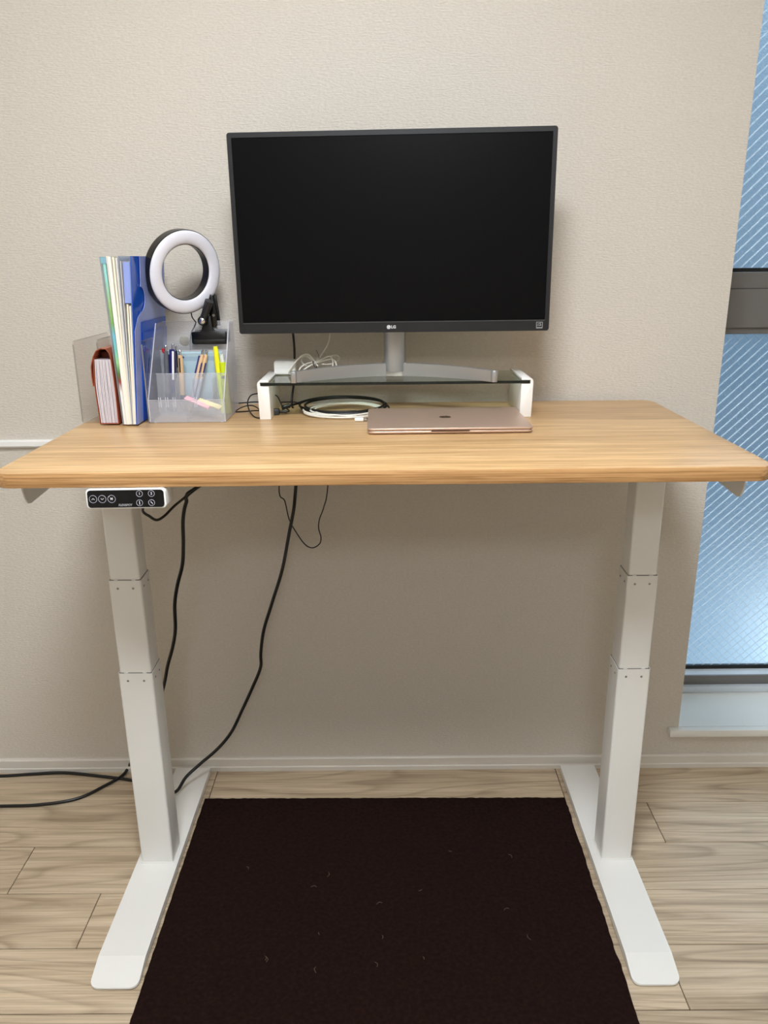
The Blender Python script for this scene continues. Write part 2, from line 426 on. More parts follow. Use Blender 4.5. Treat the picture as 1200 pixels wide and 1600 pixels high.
def thing(name, label, cat, loc=(0, 0, 0), group=None):
    o = bpy.data.objects.new(name, None); C.objects.link(o); o.location = loc; o.empty_display_size = 0.05
    return tag(o, label, cat, group)

def solid(name, bm, mat, label, cat, group=None):
    return tag(link(name, bm, mat), label, cat, group)

def struct(name, bm, mat, label=None):
    o = link(name, bm, mat, sm=False); o['kind'] = 'structure'
    if label: o['label'] = label
    return o

def text_bm(txt, size, bold=0.0, shear=0.0, depth=0.0004):
    cu = bpy.data.curves.new('t', 'FONT'); cu.body = txt; cu.size = size; cu.align_x = 'CENTER'; cu.align_y = 'CENTER'
    cu.extrude = depth; cu.offset = bold; cu.shear = shear; cu.resolution_u = 3
    ob = bpy.data.objects.new('t', cu); C.objects.link(ob)
    dg = bpy.context.evaluated_depsgraph_get(); dg.update()
    me = bpy.data.meshes.new_from_object(ob.evaluated_get(dg))
    bm = bmesh.new(); bm.from_mesh(me)
    bpy.data.objects.remove(ob); bpy.data.meshes.remove(me); bpy.data.curves.remove(cu)
    return bm
FACE_FRONT = Matrix.Rotation(math.radians(90), 4, 'X')      # XY text -> stands up, faces -Y

# ------------------------------------------------------------------ the room
H = 0.9735                     # desk top height
X0, X1, Y0, Z1 = -1.65, 1.95, -4.6, 2.45
WX0, WX1, WZ0, WZ1 = 0.7524, 1.60, 0.098, 2.15
TH = 0.26
struct('wall_back', boxes([((X0, 0, 0), (WX0, TH, Z1)), ((WX1, 0, 0), (X1, TH, Z1)), ((WX0, 0, 0), (WX1, TH, WZ0)), ((WX0, 0, WZ1), (WX1, TH, Z1))]), 'wall', 'cream textured wallpaper wall behind the desk')
struct('wall_left', box((X0 - 0.1, Y0, 0), (X0, TH, Z1)), 'wall')
struct('wall_right', box((X1, Y0, 0), (X1 + 0.1, TH, Z1)), 'wall')
struct('wall_front', box((X0 - 0.1, Y0 - 0.1, 0), (X1 + 0.1, Y0, Z1)), 'wall')
struct('ceiling', box((X0 - 0.1, Y0 - 0.1, Z1), (X1 + 0.1, TH, Z1 + 0.1)), 'ceiling')
fl = struct('floor', box((X0 - 0.1, Y0 - 0.1, -0.05), (X1 + 0.1, TH, -0.0032)), 'subfloor', 'pale greyish wood plank floor')

# planks: one object each, laid in staggered rows
PL = 0.8875
edges = [0.0] + [-0.1474 - 0.141 * k for k in range(32)]
joints = [-0.4507, 0.6335, -0.8153, -0.6150, 0.5335, -0.12, 0.35, -0.70, 0.1, -0.33]
for i in range(len(edges) - 1):
    yb, ya = edges[i], max(edges[i + 1], Y0)
    if ya >= yb: break
    j = joints[i % len(joints)]; xs = [X0]
    x = j - PL * math.ceil((j - X0) / PL) + PL
    while x < X1 - 0.02:
        if x > X0 + 0.02: xs.append(x)
        x += PL
    xs.append(X1)
    for a, b in zip(xs[:-1], xs[1:]):
        cx, cy = (a + b) / 2, (ya + yb) / 2; g = 0.0009
        bm = box((a + g - cx, ya + g - cy, -0.003), (b - g - cx, yb - g - cy, 0.0), 0.0007, 1)
        o = link('plank', bm, 'plank', fl, world=False, sm=False); o.location = (cx, cy, 0)

struct('baseboard_back', prism([(0, 0), (-0.012, 0), (-0.012, 0.011), (-0.0095, 0.0135), (-0.0095, 0.034), (-0.006, 0.0375), (0, 0.0375)], 0, X0, X1), 'trim', 'low cream baseboard along the wall behind the desk')
struct('baseboard_left', prism([(X0, 0), (X0 + 0.012, 0), (X0 + 0.012, 0.011), (X0 + 0.0095, 0.0135), (X0 + 0.0095, 0.034), (X0 + 0.006, 0.0375), (X0, 0.0375)], 1, Y0, -0.012), 'trim')
struct('baseboard_right', prism([(X1, 0), (X1 - 0.012, 0), (X1 - 0.012, 0.011), (X1 - 0.0095, 0.0135), (X1 - 0.0095, 0.034), (X1 - 0.006, 0.0375), (X1, 0.0375)], 1, Y0, -0.012), 'trim')
struct('trim_1', prism([(0, 0.8745), (-0.006, 0.8745), (-0.006, 0.877), (-0.012, 0.879), (-0.012, 0.890), (-0.009, 0.8927), (0, 0.8927)], 0, X0, 0.70), 'white_plastic', 'thin white rail running along the wall at desk height')

# window: frame, sash rails, panes with embedded wires, sill
WY = 0.165
win = link('window_1', boxes([((WX0, WY, 0.117), (WX0 + 0.012, TH, WZ1)), ((WX1 - 0.03, WY, 0.117), (WX1, TH, WZ1)), ((WX0, WY, WZ1 - 0.03), (WX1, TH, WZ1))], 0.001), 'alu_grey', sm=False)
win['kind'] = 'structure'; win['label'] = 'tall frosted wired glass window at the right edge'
PY = WY + 0.045
def zrow(py, y): return at(1190, py, 1, y).z
zb0 = zrow(1081, WY); zb1 = zrow(1072, WY); zs1 = zrow(1055, WY + 0.012); zg0 = zrow(1044, PY - 0.004); zg1 = zrow(1039, PY - 0.004)
link('bottom_frame', box((WX0, WY, 0.117), (WX1, TH, zb1), 0.002), 'alu_white', win)
link('sash_rail', box((WX0 + 0.004, WY + 0.012, zb1 - 0.002), (WX1 - 0.004, TH - 0.02, zs1), 0.002), 'alu_grey', win)
link('glazing_bead', prism([(WY + 0.014, zs1 - 0.001), (PY - 0.003, zg0), (PY + 0.02, zg0), (PY + 0.02, zs1 - 0.001)], 0, WX0 + 0.006, WX1 - 0.006), 'alu_white', win, sm=False)
link('gasket', box((WX0 + 0.006, PY - 0.0045, zg0), (WX1 - 0.006, PY + 0.008, zg1)), 'gasket', win)
zt = [zrow(p, WY + 0.012) for p in (522, 512, 451, 425)] ; ztg = zrow(418.5, PY - 0.004)
link('transom', boxes([((WX0 + 0.004, WY + 0.016, zt[0]), (WX1 - 0.004, TH - 0.02, zt[1])), ((WX0 + 0.004, WY + 0.008, zt[1]), (WX1 - 0.004, TH - 0.02, zt[2])), ((WX0 + 0.004, WY + 0.014, zt[2]), (WX1 - 0.004, TH - 0.02, zt[3]))], 0.0015), 'alu_grey', win, sm=False)
link('gasket', box((WX0 + 0.006, PY - 0.0045, zt[3]), (WX1 - 0.006, PY + 0.008, ztg)), 'gasket', win)
def pane(z0, z1):
    p = link('pane', box((WX0 + 0.008, PY, z0), (WX1 - 0.02, PY + 0.006, z1)), 'pane', win, sm=False)
    for sgn, mat, r, off, step in ((1, 'wire', 0.0017, 0.0, 0.0252), (-1, 'wire_dim', 0.00035, 0.0035, 0.0252)):
        bm = bmesh.new(); xa, xb = WX0 + 0.01, WX1 - 0.022
        c = z0 - (xb - xa) + off
        while c < z1 + (xb - xa):
            # line z = c + sgn*(x-xa)
            lo, hi = (z0 - c) * sgn + xa, (z1 - c) * sgn + xa
            if lo > hi: lo, hi = hi, lo
            lo, hi = max(lo, xa), min(hi, xb)
            if hi - lo > 0.01:
                ends = []
                for xx in (lo, hi):
                    p_ = Vector((xx, PY - 0.0002, c + sgn * (xx - xa))); ac = Vector((-sgn, 0, 1)).normalized()
                    ends.append([bm.verts.new(p_ + ac * (r * math.cos(a_)) + Vector((0, -r * 0.5 * math.sin(a_), 0))) for a_ in (0, 0.8, 1.57, 2.34, 3.14159)])
                for q_ in range(4): bm.faces.new((ends[0][q_], ends[0][q_ + 1], ends[1][q_ + 1], ends[1][q_]))
            c += step
        wv = link('wire_mesh', bm, mat, p, sm=False); wv['kind'] = 'stuff'
pane(zg0 - 0.004, zt[0] + 0.004)
pane(zt[3] - 0.002, WZ1 - 0.02)
sl = struct('trim_2', prism([(WY + 0.01, 0.098), (WY + 0.01, 0.117), (0.0, 0.117), (0.0, 0.098)], 0, WX0, WX1), 'sill', 'white window sill board under the frosted window')
link('sill_nose', box((WX0 - 0.027, -0.02, 0.098), (WX1 + 0.027, -0.0002, 0.117), 0.0015), 'sill', sl)
# outdoors, seen only as a blur through the lower pane
ob = solid('outdoor_block', prism(rrect(-0.32, 0.32, -0.32, 0.32, 0.03), 2, -0.9, -0.05, 0.02), 'sunlit', 'white block added outdoors for the bright blur behind the lower pane', 'block')  # added to give the bright patch low in the pane
ob.location = (2.04, 1.32, -0.22); ob.rotation_euler = (0, 0, math.radians(42))
struct('ground', box((-3.0, 0.6, -1.7), (12.0, 12.0, -1.5)), 'asphalt', 'grey ground outdoors below the window')
nb = thing('sky_blocker', 'tall blue grey building shape added outdoors to block bright sky behind the frosted panes', 'building', (4, 7.2, -1.5))  # building shape added to keep bright sky out of the view
link('blocker_wall', prism([(-3.0, -1.5), (12.0, -1.5), (12.0, 4.7), (-3.0, 4.7)], 1, 7.0, 7.4, 0.02), 'render_grey', nb)
link('blocker_cap', box((-3.1, 6.9, 4.7), (12.1, 7.5, 4.9), 0.02), 'render_grey', nb)

# ceiling lamp near the desk, and a fill lamp added farther back
for k, ((lx, ly, _), lab) in enumerate(zip(LAMPS, ('round white ceiling lamp nearest the desk', 'round white fill lamp added on the ceiling farther back in the room'))):
    lp = thing('ceiling_lamp', lab, 'lamp', (lx, ly, Z1), 'round ceiling lamps')
    link('lamp_base', rod((lx, ly, Z1), (lx, ly, Z1 - 1), [(0.0, 0.30), (0.03, 0.30), (0.045, 0.29), (0.046, 0.0)], 48), 'white_plastic', lp)
    link('diffuser', rod((lx, ly, Z1 - 0.047), (lx, ly, Z1 - 1), [(0.0, 0.285), (0.02, 0.28), (0.04, 0.25), (0.055, 0.15), (0.058, 0.0)], 48), 'lamp%d' % k, lp)

# ------------------------------------------------------------------ standing desk
DX0, DX1, DY0, DY1, DT = -0.6042, 0.5958, -0.6190, -0.0200, 0.0240
dk = thing('standing_desk', 'height-adjustable standing desk with oak-look top and white metal legs', 'desk', (-0.004, -0.32, 0))
link('desktop', prism(rrect(DX0, DX1, DY0, DY1, 0.028, 8), 2, H - DT, H, 0.0022, 2), 'oak', dk)
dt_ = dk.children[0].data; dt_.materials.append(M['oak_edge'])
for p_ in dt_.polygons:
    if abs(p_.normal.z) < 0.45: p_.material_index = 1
ZB = H - DT
def leg(sx, xa, xb, fa, fb):
    """one T-leg: three telescoping tubes on a long flat foot; xa..xb tube, fa..fb foot"""
    fy0, fy1, cy0, cy1 = -0.665, -0.0245, -0.3640, -0.3020
    fp = [(fa + 0.002, fy1), (fa, fy1 - 0.002)] + [(fa + 0.016 * (1 - math.cos(a_)), fy0 + 0.016 * (1 - math.sin(a_))) for a_ in (0, 0.314, 0.628, 0.942, 1.257, 1.571)] + [(fb - 0.016 * (1 - math.cos(a_)), fy0 + 0.016 * (1 - math.sin(a_))) for a_ in (1.571, 1.257, 0.942, 0.628, 0.314, 0)] + [(fb, fy1 - 0.002), (fb - 0.002, fy1)]
    ft = prism(fp, 2, 0.005, 0.020)
    kn = -0.607
    # cross cut at the knee so that the tip bends down
    r = bmesh.ops.bisect_plane(ft, geom=ft.verts[:] + ft.edges[:] + ft.faces[:], plane_co=(0, kn, 0), plane_no=(0, 1, 0))
    for v in ft.verts:
        if v.co.y < kn - 1e-5: v.co.z -= (kn - v.co.y) / 0.058 * (0.0135 if v.co.z > 0.01 else 0.0022)
    fo = link('foot', ft, 'white_metal', dk, sm=False)
    for q, yy in enumerate((-0.580, -0.05)):
        link('rubber_pad', prism(rrect(fa + 0.006, fb - 0.006, yy - 0.024, yy + 0.02, 0.012), 2, 0.0, 0.0052), 'rubber', fo)
    xc = (xa + xb) / 2; W = xb - xa
    def tb(name, wx, dy0, dy1, z0, z1):
        return link(name, prism(rrect(xc - wx / 2, xc + wx / 2, dy0, dy1, 0.004, 4), 2, z0, z1), 'white_metal', dk)
    lo = tb('lower_tube', W, cy0, cy1, 0.020, 0.4875)
    mi = tb('middle_tube', W - 0.0055, cy0 + 0.0025, cy1 - 0.0025, 0.4, 0.6890)
    up = tb('upper_tube', W - 0.011, cy0 + 0.005, cy1 - 0.005, 0.6, ZB - 0.003)
    link('base_lip', boxes([((xa - 0.0015, cy0 - 0.0015, 0.0198), (xb + 0.0015, cy1 + 0.0015, 0.0225))], 0.0006), 'white_metal', lo)
    for tbo, wt, top in ((lo, W, 0.4875), (mi, W - 0.0055, 0.6890)):
        q = 0.0 if tbo is lo else 0.0025
        link('seam', boxes([((xc - wt / 2 + 0.002, cy0 + q + 0.0012, top - 0.0005), (xc + wt / 2 - 0.002, cy1 - q - 0.0012, top + 0.0012))]), 'alu_grey', tbo)
        for k in (-1, 1):
            link('tab', box((xc + k * wt * 0.27 - 0.004, cy0 + q + 0.001, top), (xc + k * wt * 0.27 + 0.004, cy0 + q + 0.004, top + 0.0028), 0.0006), 'white_metal', tbo)
            link('screw', rod((xc + k * wt * 0.235, cy0 + q + 0.0005, top - 0.0165), (xc + k * wt * 0.235, cy0 - 1, top - 0.0165), [(0, 0.0024), (0.0008, 0.0024), (0.0016, 0.0012), (0.0017, 0)], 12), 'steel', tbo)
            yy = (cy0 + cy1) / 2 + k * 0.014; xi = xc - sx * wt / 2
            link('screw', rod((xi + sx * 0.0005, yy, top - 0.0165), (xi - sx, yy, top - 0.0165), [(0, 0.0024), (0.0008, 0.0024), (0.0016, 0.0012), (0.0017, 0)], 12), 'steel', tbo)
    link('mount_plate', box((xc - 0.06, -0.56, ZB - 0.003), (xc + 0.06, -0.08, ZB), 0.0008), 'white_metal', dk)
    # side bracket: long plate with a rounded nose hanging at the end of the top
    bx = sx * 0.5825 - 0.004
    poly = [(-0.09, ZB), (-0.555, ZB), (-0.558, 0.93), (-0.553, 0.912), (-0.546, 0.9035), (-0.535, 0.901), (-0.09, 0.925)]
    link('side_bracket', prism(poly, 0, bx - 0.0015, bx + 0.0015, 0.0006, 1), 'white_metal', dk)
leg(-1, -0.5445, -0.4750, -0.5560, -0.4655)
leg(1, 0.4640, 0.5300, 0.4460, 0.5345)
for yy in (-0.37, -0.29):
    link('crossbar', box((-0.47, yy - 0.015, ZB - 0.035), (0.46, yy + 0.015, ZB - 0.003), 0.003), 'white_metal', dk)
link('control_box', box((-0.25, -0.26, ZB - 0.038), (0.05, -0.16, ZB - 0.001), 0.005), 'black_plastic', dk)

# keypad under the front edge (local frame, faces -Y)
kp = thing('desk_control_panel', 'white framed black control panel under the left front of the desk', 'control panel', (-0.3972, -0.625, 0.9338))
kp.rotation_euler = (math.radians(-4), math.radians(-0.3), 0)
kw, kh = 0.1225, 0.0312
link('housing', prism(rrect(-kw / 2, kw / 2, -kh / 2, kh / 2, 0.0062, 6), 1, 0.0, 0.042, 0.0012), 'white_plastic', kp, world=False)
face = link('face', prism(rrect(-kw / 2 + 0.0026, kw / 2 - 0.0026, -kh / 2 + 0.002, kh / 2 - 0.002, 0.0052, 6), 1, -0.0008, 0.002), 'panel_black', kp, world=False)
def flat_ring(r, t, n=28):
    return torus_sector(r, [(-t / 2, -0.0002), (t / 2, -0.0002), (t / 2, 0.0002), (-t / 2, 0.0002)], n)
def on_face(x, z): return Matrix.Translation((x, -0.0011, z)) @ FACE_FRONT
def kx(px): return (px - 587) / 1090 * kw          # zoomed keypad picture -> local metres
def kz(py): return -(py - 206) / 268 * kh
def stroke(pts, t):
    bm = bmesh.new()
    for (xa, za), (xb, zb) in zip(pts[:-1], pts[1:]):
        d = Vector((xb - xa, zb - za)).normalized() * t / 2; nx, nz = -d.y, d.x
        q = [(xa + nx - d.x, za + nz - d.y), (xb + nx + d.x, zb + nz + d.y), (xb - nx + d.x, zb - nz + d.y), (xa - nx - d.x, za - nz - d.y)]
        a = [bm.verts.new((u, -0.0012, v)) for u, v in q]; b = [bm.verts.new((u, -0.0008, v)) for u, v in q]
        bm.faces.new(a); bm.faces.new(b[::-1])
        for i in range(4): bm.faces.new((a[i], b[i], b[(i + 1) % 4], a[(i + 1) % 4]))
    bmesh.ops.recalc_face_normals(bm, faces=bm.faces); return bm
for px, py, r, kind in ((142, 205, 0.0058, 'up'), (267, 205, 0.0058, 'down'), (395, 205, 0.0058, 'M'), (780, 140, 0.0047, '1'), (942, 140, 0.0047, '2'), (772, 262, 0.0047, 'stand'), (936, 262, 0.0047, 'sit')):
    x, z = kx(px), kz(py)
    link('button_ring', flat_ring(r, 0.0005), 'mark_blue', face, world=False, xf=on_face(x, z))
    if kind == 'up': g = stroke([(x - 0.002, z - 0.0008), (x, z + 0.0010), (x + 0.002, z - 0.0008)], 0.0007)
    elif kind == 'down': g = stroke([(x - 0.002, z + 0.0008), (x, z - 0.0010), (x + 0.002, z + 0.0008)], 0.0007)
    elif kind == 'stand': g = stroke([(x, z + 0.0022), (x, z - 0.0022)], 0.0012)
    elif kind == 'sit': g = stroke([(x - 0.001, z + 0.002), (x - 0.0004, z - 0.0002), (x + 0.0012, z - 0.0004), (x + 0.0014, z - 0.002)], 0.0009)
    else:
        g = text_bm(kind, 0.0052, 0.0001); g.transform(on_face(x, z))
    link('button_mark', g, 'mark', face, world=False, sm=False)
link('indicator_dot', rod((kx(363), -0.0006, kz(173)), (kx(363), -1, kz(173)), [(0, 0.0007), (0.0006, 0.0007)], 10), 'mark', face, world=False)
g = text_bm('FLEXISPOT', 0.0046, 0.00012, 0.25); g.transform(on_face(kx(573), kz(291)) @ Matrix.Diagonal((0.95, 1.0, 1, 1)))
link('brand_lettering', g, 'mark_dim', face, world=False, sm=False)

# ------------------------------------------------------------------ rug
random.seed(3)
ml, mr, yb_, yf_ = -0.4588, 0.4347, -0.1285, -1.25
pts = []
def jag(): return random.uniform(-0.0012, 0.0012)
n = 90
for k in range(n): pts.append((ml + (mr - ml) * k / n, yb_ - 0.007 * k / n + jag()))
for k in range(n): pts.append((mr + jag() + 0.0009 * math.sin(k * 0.5), yb_ - 0.007 + (yf_ - yb_) * k / n))
for k in range(n): pts.append((mr + (ml - mr) * k / n, yf_ + jag()))
for k in range(n): pts.append((ml + jag() * 0.6, yf_ + (yb_ - yf_) * k / n))
rug = solid('floor_mat', prism(pts, 2, 0.0004, 0.0065, 0.0008, 1), 'felt', 'dark brown felt mat on the floor between the desk feet', 'mat')
for k in range(16):
    x, y = random.uniform(-0.38, 0.38), random.uniform(-0.72, -0.3); a = random.uniform(0, 6.28); L = random.uniform(0.006, 0.014)
    link('lint_thread', tube([(x, y, 0.0069), (x + L * 0.5 * math.cos(a), y + L * 0.5 * math.sin(a), 0.0078), (x + L * math.cos(a + 0.5), y + L * math.sin(a + 0.5), 0.0069)], 0.00022, 4, 4), 'lint', rug)

# ------------------------------------------------------------------ cables under the desk
cs = [(-0.375, -0.583, 0.925)] + [tuple(at(px, py, 1, y)) for px, py, y in ((223, 797, -0.56), (234, 807, -0.55), (245, 812.5, -0.54), (257, 806, -0.52), (272, 791, -0.49), (289, 777, -0.45), (305, 763, -0.42))] + [(-0.24, -0.33, ZB - 0.03), (-0.22, -0.25, ZB - 0.02)]
solid('keypad_cord', tube(cs, 0.0023), 'cable_black', 'short black cord dipping below the control panel', 'cord')
c2 = [(-0.24, -0.215, ZB - 0.02)] + [tuple(at(px, py, 1, y)) for px, py, y in ((303, 765, -0.24), (291, 785, -0.24), (286, 812, -0.24), (286.5, 850, -0.24), (285, 882, -0.24), (277, 915, -0.23), (273, 945, -0.22), (274, 982, -0.21), (270, 1010, -0.20), (262, 1040, -0.19), (255, 1075, -0.18), (240, 1120, -0.15), (220, 1165, -0.12))]
c2 += [tuple(at(px, py, 2, z)) for px, py, z in ((203, 1194, 0.022), (192, 1211, 0.008), (165, 1227, 0.0042), (120, 1248, 0.0042), (60, 1257.5, 0.0042), (0, 1259.5, 0.0042), (-90, 1262, 0.0042))] + [(-1.3, -0.17, 0.0042), (-1.62, -0.13, 0.0042)]
solid('desk_power_cord', tube(c2, 0.0040), 'cable_black', 'black power cord hanging beside the left leg and curving across the floor', 'cord')
c3 = [(-0.19, -0.012, H - 0.03)] + [tuple(at(px, py, 1, y)) for px, py, y in ((462, 763, -0.03), (459, 795, -0.05), (452, 832, -0.06), (441, 890, -0.07), (425, 942, -0.07), (412, 985, -0.065), (407.5, 1020, -0.06), (407, 1043, -0.06), (395, 1073, -0.06), (379, 1108, -0.06), (362, 1143, -0.065), (340, 1170, -0.08), (310, 1196, -0.10), (290, 1215, -0.12), (276, 1236, -0.135))]
c3 += [(-0.560, -0.135, 0.024), (-0.60, -0.085, 0.010)] + [tuple(at(px, py, 2, 0.0042)) for px, py in ((204, 1219, ), (150, 1212), (100, 1207.5), (50, 1209.5), (0, 1212.5), (-90, 1214))] + [(-1.35, -0.035, 0.0042), (-1.62, -0.04, 0.0042)]
solid('monitor_power_cord', tube(c3, 0.0040), 'cable_black', 'black power cord dropping from the desk back to the left foot and along the baseboard', 'cord')
c5 = [(-0.225, -0.016, H - 0.03)] + [tuple(at(px, py, 1, -0.045)) for px, py in ((436, 762), (445, 783), (452, 812), (463, 832), (476, 850), (488, 856), (499, 850), (501.5, 840), (498, 826), (499, 812), (506, 792), (512, 762))] + [(-0.12, -0.016, H - 0.03)]
solid('thin_cord_loop', tube(c5, 0.0014, 8, 8), 'cable_black', 'thin black cord hanging in a loop behind the desk', 'cord')

# ------------------------------------------------------------------ monitor riser
GY0, GY1 = -0.210, -0.058
rs = thing('monitor_riser', 'glass monitor riser with white end supports on the desk', 'monitor riser', (0.02, -0.13, H))
def riser_leg(xo, xi, s):
    """slotted end support; xo outer side, xi inner side"""
    zt_, zs0, zs1_ = 1.0525, 1.0414, 1.0478; xs_ = xo + s * 0.006
    out = [(xo, zt_ - 0.009)]
    for k in range(1, 6):
        a = math.radians(90 * k / 6); out.append((xo + s * 0.009 * (1 - math.cos(a)), zt_ - 0.009 + 0.009 * math.sin(a)))
    poly = [(xo + s * 0.002, H + 0.0003)] + out + [(xo + s * 0.009, zt_), (xi, zt_), (xi, zs1_), (xs_, zs1_), (xs_, zs0), (xi, zs0), (xi + s * 0.001, H + 0.0003)]
    return link('end_support', prism(poly, 1, GY0, GY1, 0.0008, 2), 'white_gloss', rs)
riser_leg(-0.2545, -0.2310, 1)
riser_leg(0.2955, 0.2715, -1)
gp = link('glass_shelf', prism(rrect(-0.2478, 0.2888, GY0 - 0.0005, GY1 + 0.001, 0.003, 3), 2, 1.0418, 1.0474, 0.0005, 1), 'riser_glass', rs)
link('polished_edge', prism([(-0.2472, GY0 - 0.0012), (0.2882, GY0 - 0.0012), (0.2882, GY0 - 0.0004), (-0.2472, GY0 - 0.0004)], 2, 1.0417, 1.0472), 'glass_edge', gp)
ZG = 1.0476

# ------------------------------------------------------------------ monitor
MX, MY, MZ = 0.0171, -0.1809, 1.1410
mo = thing('monitor', 'black flat monitor on a silver arc stand above the riser', 'monitor', (MX, MY, MZ))
mo.rotation_euler = (0.0, 0.0, -0.0362)
TI = Matrix.Rotation(-0.004, 4, 'X') @ Matrix.Rotation(-0.0039, 4, 'Y')
MW, MH = 0.6131, 0.3665
bs, bt, bb = 0.0085, 0.0090, 0.0205
hw = MW / 2
link('back_shell', prism(rrect(-hw, hw, 0, MH, 0.005, 4), 1, 0.0012, 0.016, 0.0015), 'bezel', mo, world=False, xf=TI)
link('rear_housing', prism(rrect(-0.2, 0.2, 0.05, 0.30, 0.03, 6), 1, 0.015, 0.044, 0.010, 3), 'bezel', mo, world=False, xf=TI)
scr = link('screen', box((-hw + bs - 0.0005, 0.0006, bb - 0.0005), (hw - bs + 0.0005, 0.002, MH - bt + 0.0005)), 'screen', mo, world=False, xf=TI, sm=False)
def frame_bm():
    o = rrect(-hw, hw, 0, MH, 0.005, 4); x0, x1, z0, z1 = -hw + bs, hw - bs, bb, MH - bt
    bm = bmesh.new(); n_ = len(o); k = n_ // 4
    corners = [(x1, z1)] * k + [(x0, z1)] * k + [(x0, z0)] * k + [(x1, z0)] * k
    A = [bm.verts.new((x, -0.001, z)) for x, z in o]; B = [bm.verts.new((x, -0.001, z)) for x, z in corners]
    D = [bm.verts.new((x, 0.0014, z)) for x, z in o]; E_ = [bm.verts.new((x, 0.0014, z)) for x, z in corners]
    for i in range(n_):
        j = (i + 1) % n_
        for P_, Q_ in ((A, B), (D, A), (B, E_)):
            try: bm.faces.new((P_[i], P_[j], Q_[j], Q_[i]))
            except ValueError: pass
    bmesh.ops.remove_doubles(bm, verts=bm.verts, dist=1e-6)
    bmesh.ops.recalc_face_normals(bm, faces=bm.faces); return bm
bz = link('bezel', frame_bm(), 'bezel', mo, world=False, xf=TI, sm=False)
link('bezel_line', box((-hw + bs, -0.0016, bb - 0.0012), (hw - bs, 0.0004, bb + 0.0004)), 'bezel_line', bz, world=False, xf=TI)
# maker's logo: disc with a face mark and two letters
def onbez(x, z): return TI @ Matrix.Translation((x, -0.0014, z)) @ FACE_FRONT
lg = link('logo_disc', rod((-0.0082, -0.0006, 0.0102), (-0.0082, -1, 0.0102), [(0, 0.0039), (0.0009, 0.0039)], 28), 'mark', bz, world=False, xf=TI)
mk = torus_sector(0.0026, [(-0.0003, -0.0002), (0.0003, -0.0002), (0.0003, 0.0002), (-0.0003, 0.0002)], 24)
bmesh.ops.delete(mk, geom=[v for v in mk.verts if v.co.x > 0.0003 and v.co.y > 0.0003], context='VERTS')
bm_box(mk, (-0.0002, -0.0012, -0.0002), (0.0002, 0.0012, 0.0002)); bm_box(mk, (-0.0002, -0.0014, -0.0002), (0.0009, -0.001, 0.0002)); bm_box(mk, (-0.0017, 0.0006, -0.0002), (-0.001, 0.0013, 0.0002)); bm_box(mk, (0.0004, -0.0002, -0.0002), (0.0029, 0.0002, 0.0002))
mk.transform(TI @ Matrix.Translation((-0.0082, -0.0017, 0.0102)) @ FACE_FRONT)
link('logo_mark', mk, 'mark_dim', lg, world=False, sm=False)
g = text_bm('LG', 0.0078, 0.00025); g.transform(onbez(0.0013, 0.0102)); link('logo_letters', g, 'mark', bz, world=False, sm=False)
# small energy label in the right corner
ex, ez, es = hw - 0.0185, 0.0105, 0.0064
el = link('energy_label', boxes([((ex - es, -0.0014, ez - es), (ex + es, -0.0010, ez - es + 0.0011)), ((ex - es, -0.0014, ez + es - 0.0011), (ex + es, -0.0010, ez + es)), ((ex - es, -0.0014, ez - es), (ex - es + 0.0011, -0.0010, ez + es)), ((ex + es - 0.0011, -0.0014, ez - es), (ex + es, -0.0010, ez + es)),
    ((ex - es, -0.0014, ez - 0.0012), (ex + 0.002, -0.0010, ez - 0.0002)), ((ex - es, -0.0014, ez - es), (ex + es, -0.0010, ez - es + 0.0026))]), 'mark_dim', bz, world=False, xf=TI, sm=False)
star = [(ex + 0.0022 + (0.0026 if k % 2 == 0 else 0.001) * math.cos(math.radians(90 + 36 * k)), ez + 0.0006 + (0.0026 if k % 2 == 0 else 0.001) * math.sin(math.radians(90 + 36 * k))) for k in range(10)]
link('label_star', prism(star, 1, -0.0015, -0.0010), 'mark_dim', el, world=False, xf=TI, sm=False)
arcp = [(ex - 0.0045 + 0.0075 * t, ez + 0.0012 + 0.0036 * t ** 0.6) for t in (0, 0.15, 0.3, 0.5, 0.75, 1)] + [(ex + 0.003, ez + 0.0036), (ex, ez + 0.0026), (ex - 0.003, ez + 0.0014)]
link('label_swoosh', prism(arcp, 1, -0.0015, -0.0010), 'mark_dim', el, world=False, xf=TI, sm=False)
# stand: silver pillar and arc foot (crescent, ends towards the viewer) standing on the glass
ZL = ZG - MZ
link('pillar', rod((0.0015, 0.062, ZL + 0.010), (0.0015, 0.062, 1), [(0, 0.0228), (0.17, 0.0228), (0.172, 0.020)], 40), 'silver', mo, world=False)
link('stand_hinge', box((-0.03, 0.040, 0.075), (0.033, 0.064, 0.14), 0.005), 'bezel', mo, world=False)
arc = bmesh.new(); rings = []
hw_a, N = 0.1975, 40
for k in range(N + 1):
    t = -1 + 2 * k / N; x = hw_a * t
    y = 0.055 - 0.093 * abs(t) ** 1.85; dydx = -0.093 * 1.85 * abs(t) ** 0.85 * (1 if t > 0 else -1) / hw_a
    nrm = Vector((-dydx, 1, 0)).normalized(); hh = 0.0265 - 0.004 * t * t; th = 0.005
    c_ = Vector((x + 0.0015, y, ZL))
    rings.append([arc.verts.new(c_ + nrm * a + Vector((0, 0, b))) for a, b in ((-th, 0.0), (th, 0.0), (th, hh - 0.001), (th - 0.001, hh), (-th + 0.001, hh), (-th, hh - 0.001))])
for k in range(N):
    for i in range(6):
        j = (i + 1) % 6; arc.faces.new((rings[k][i], rings[k][j], rings[k + 1][j], rings[k + 1][i]))
arc.faces.new(rings[0]); arc.faces.new(rings[-1][::-1]); bmesh.ops.recalc_face_normals(arc, faces=arc.faces)
ao = link('arc_foot', arc, 'silver', mo, world=False)
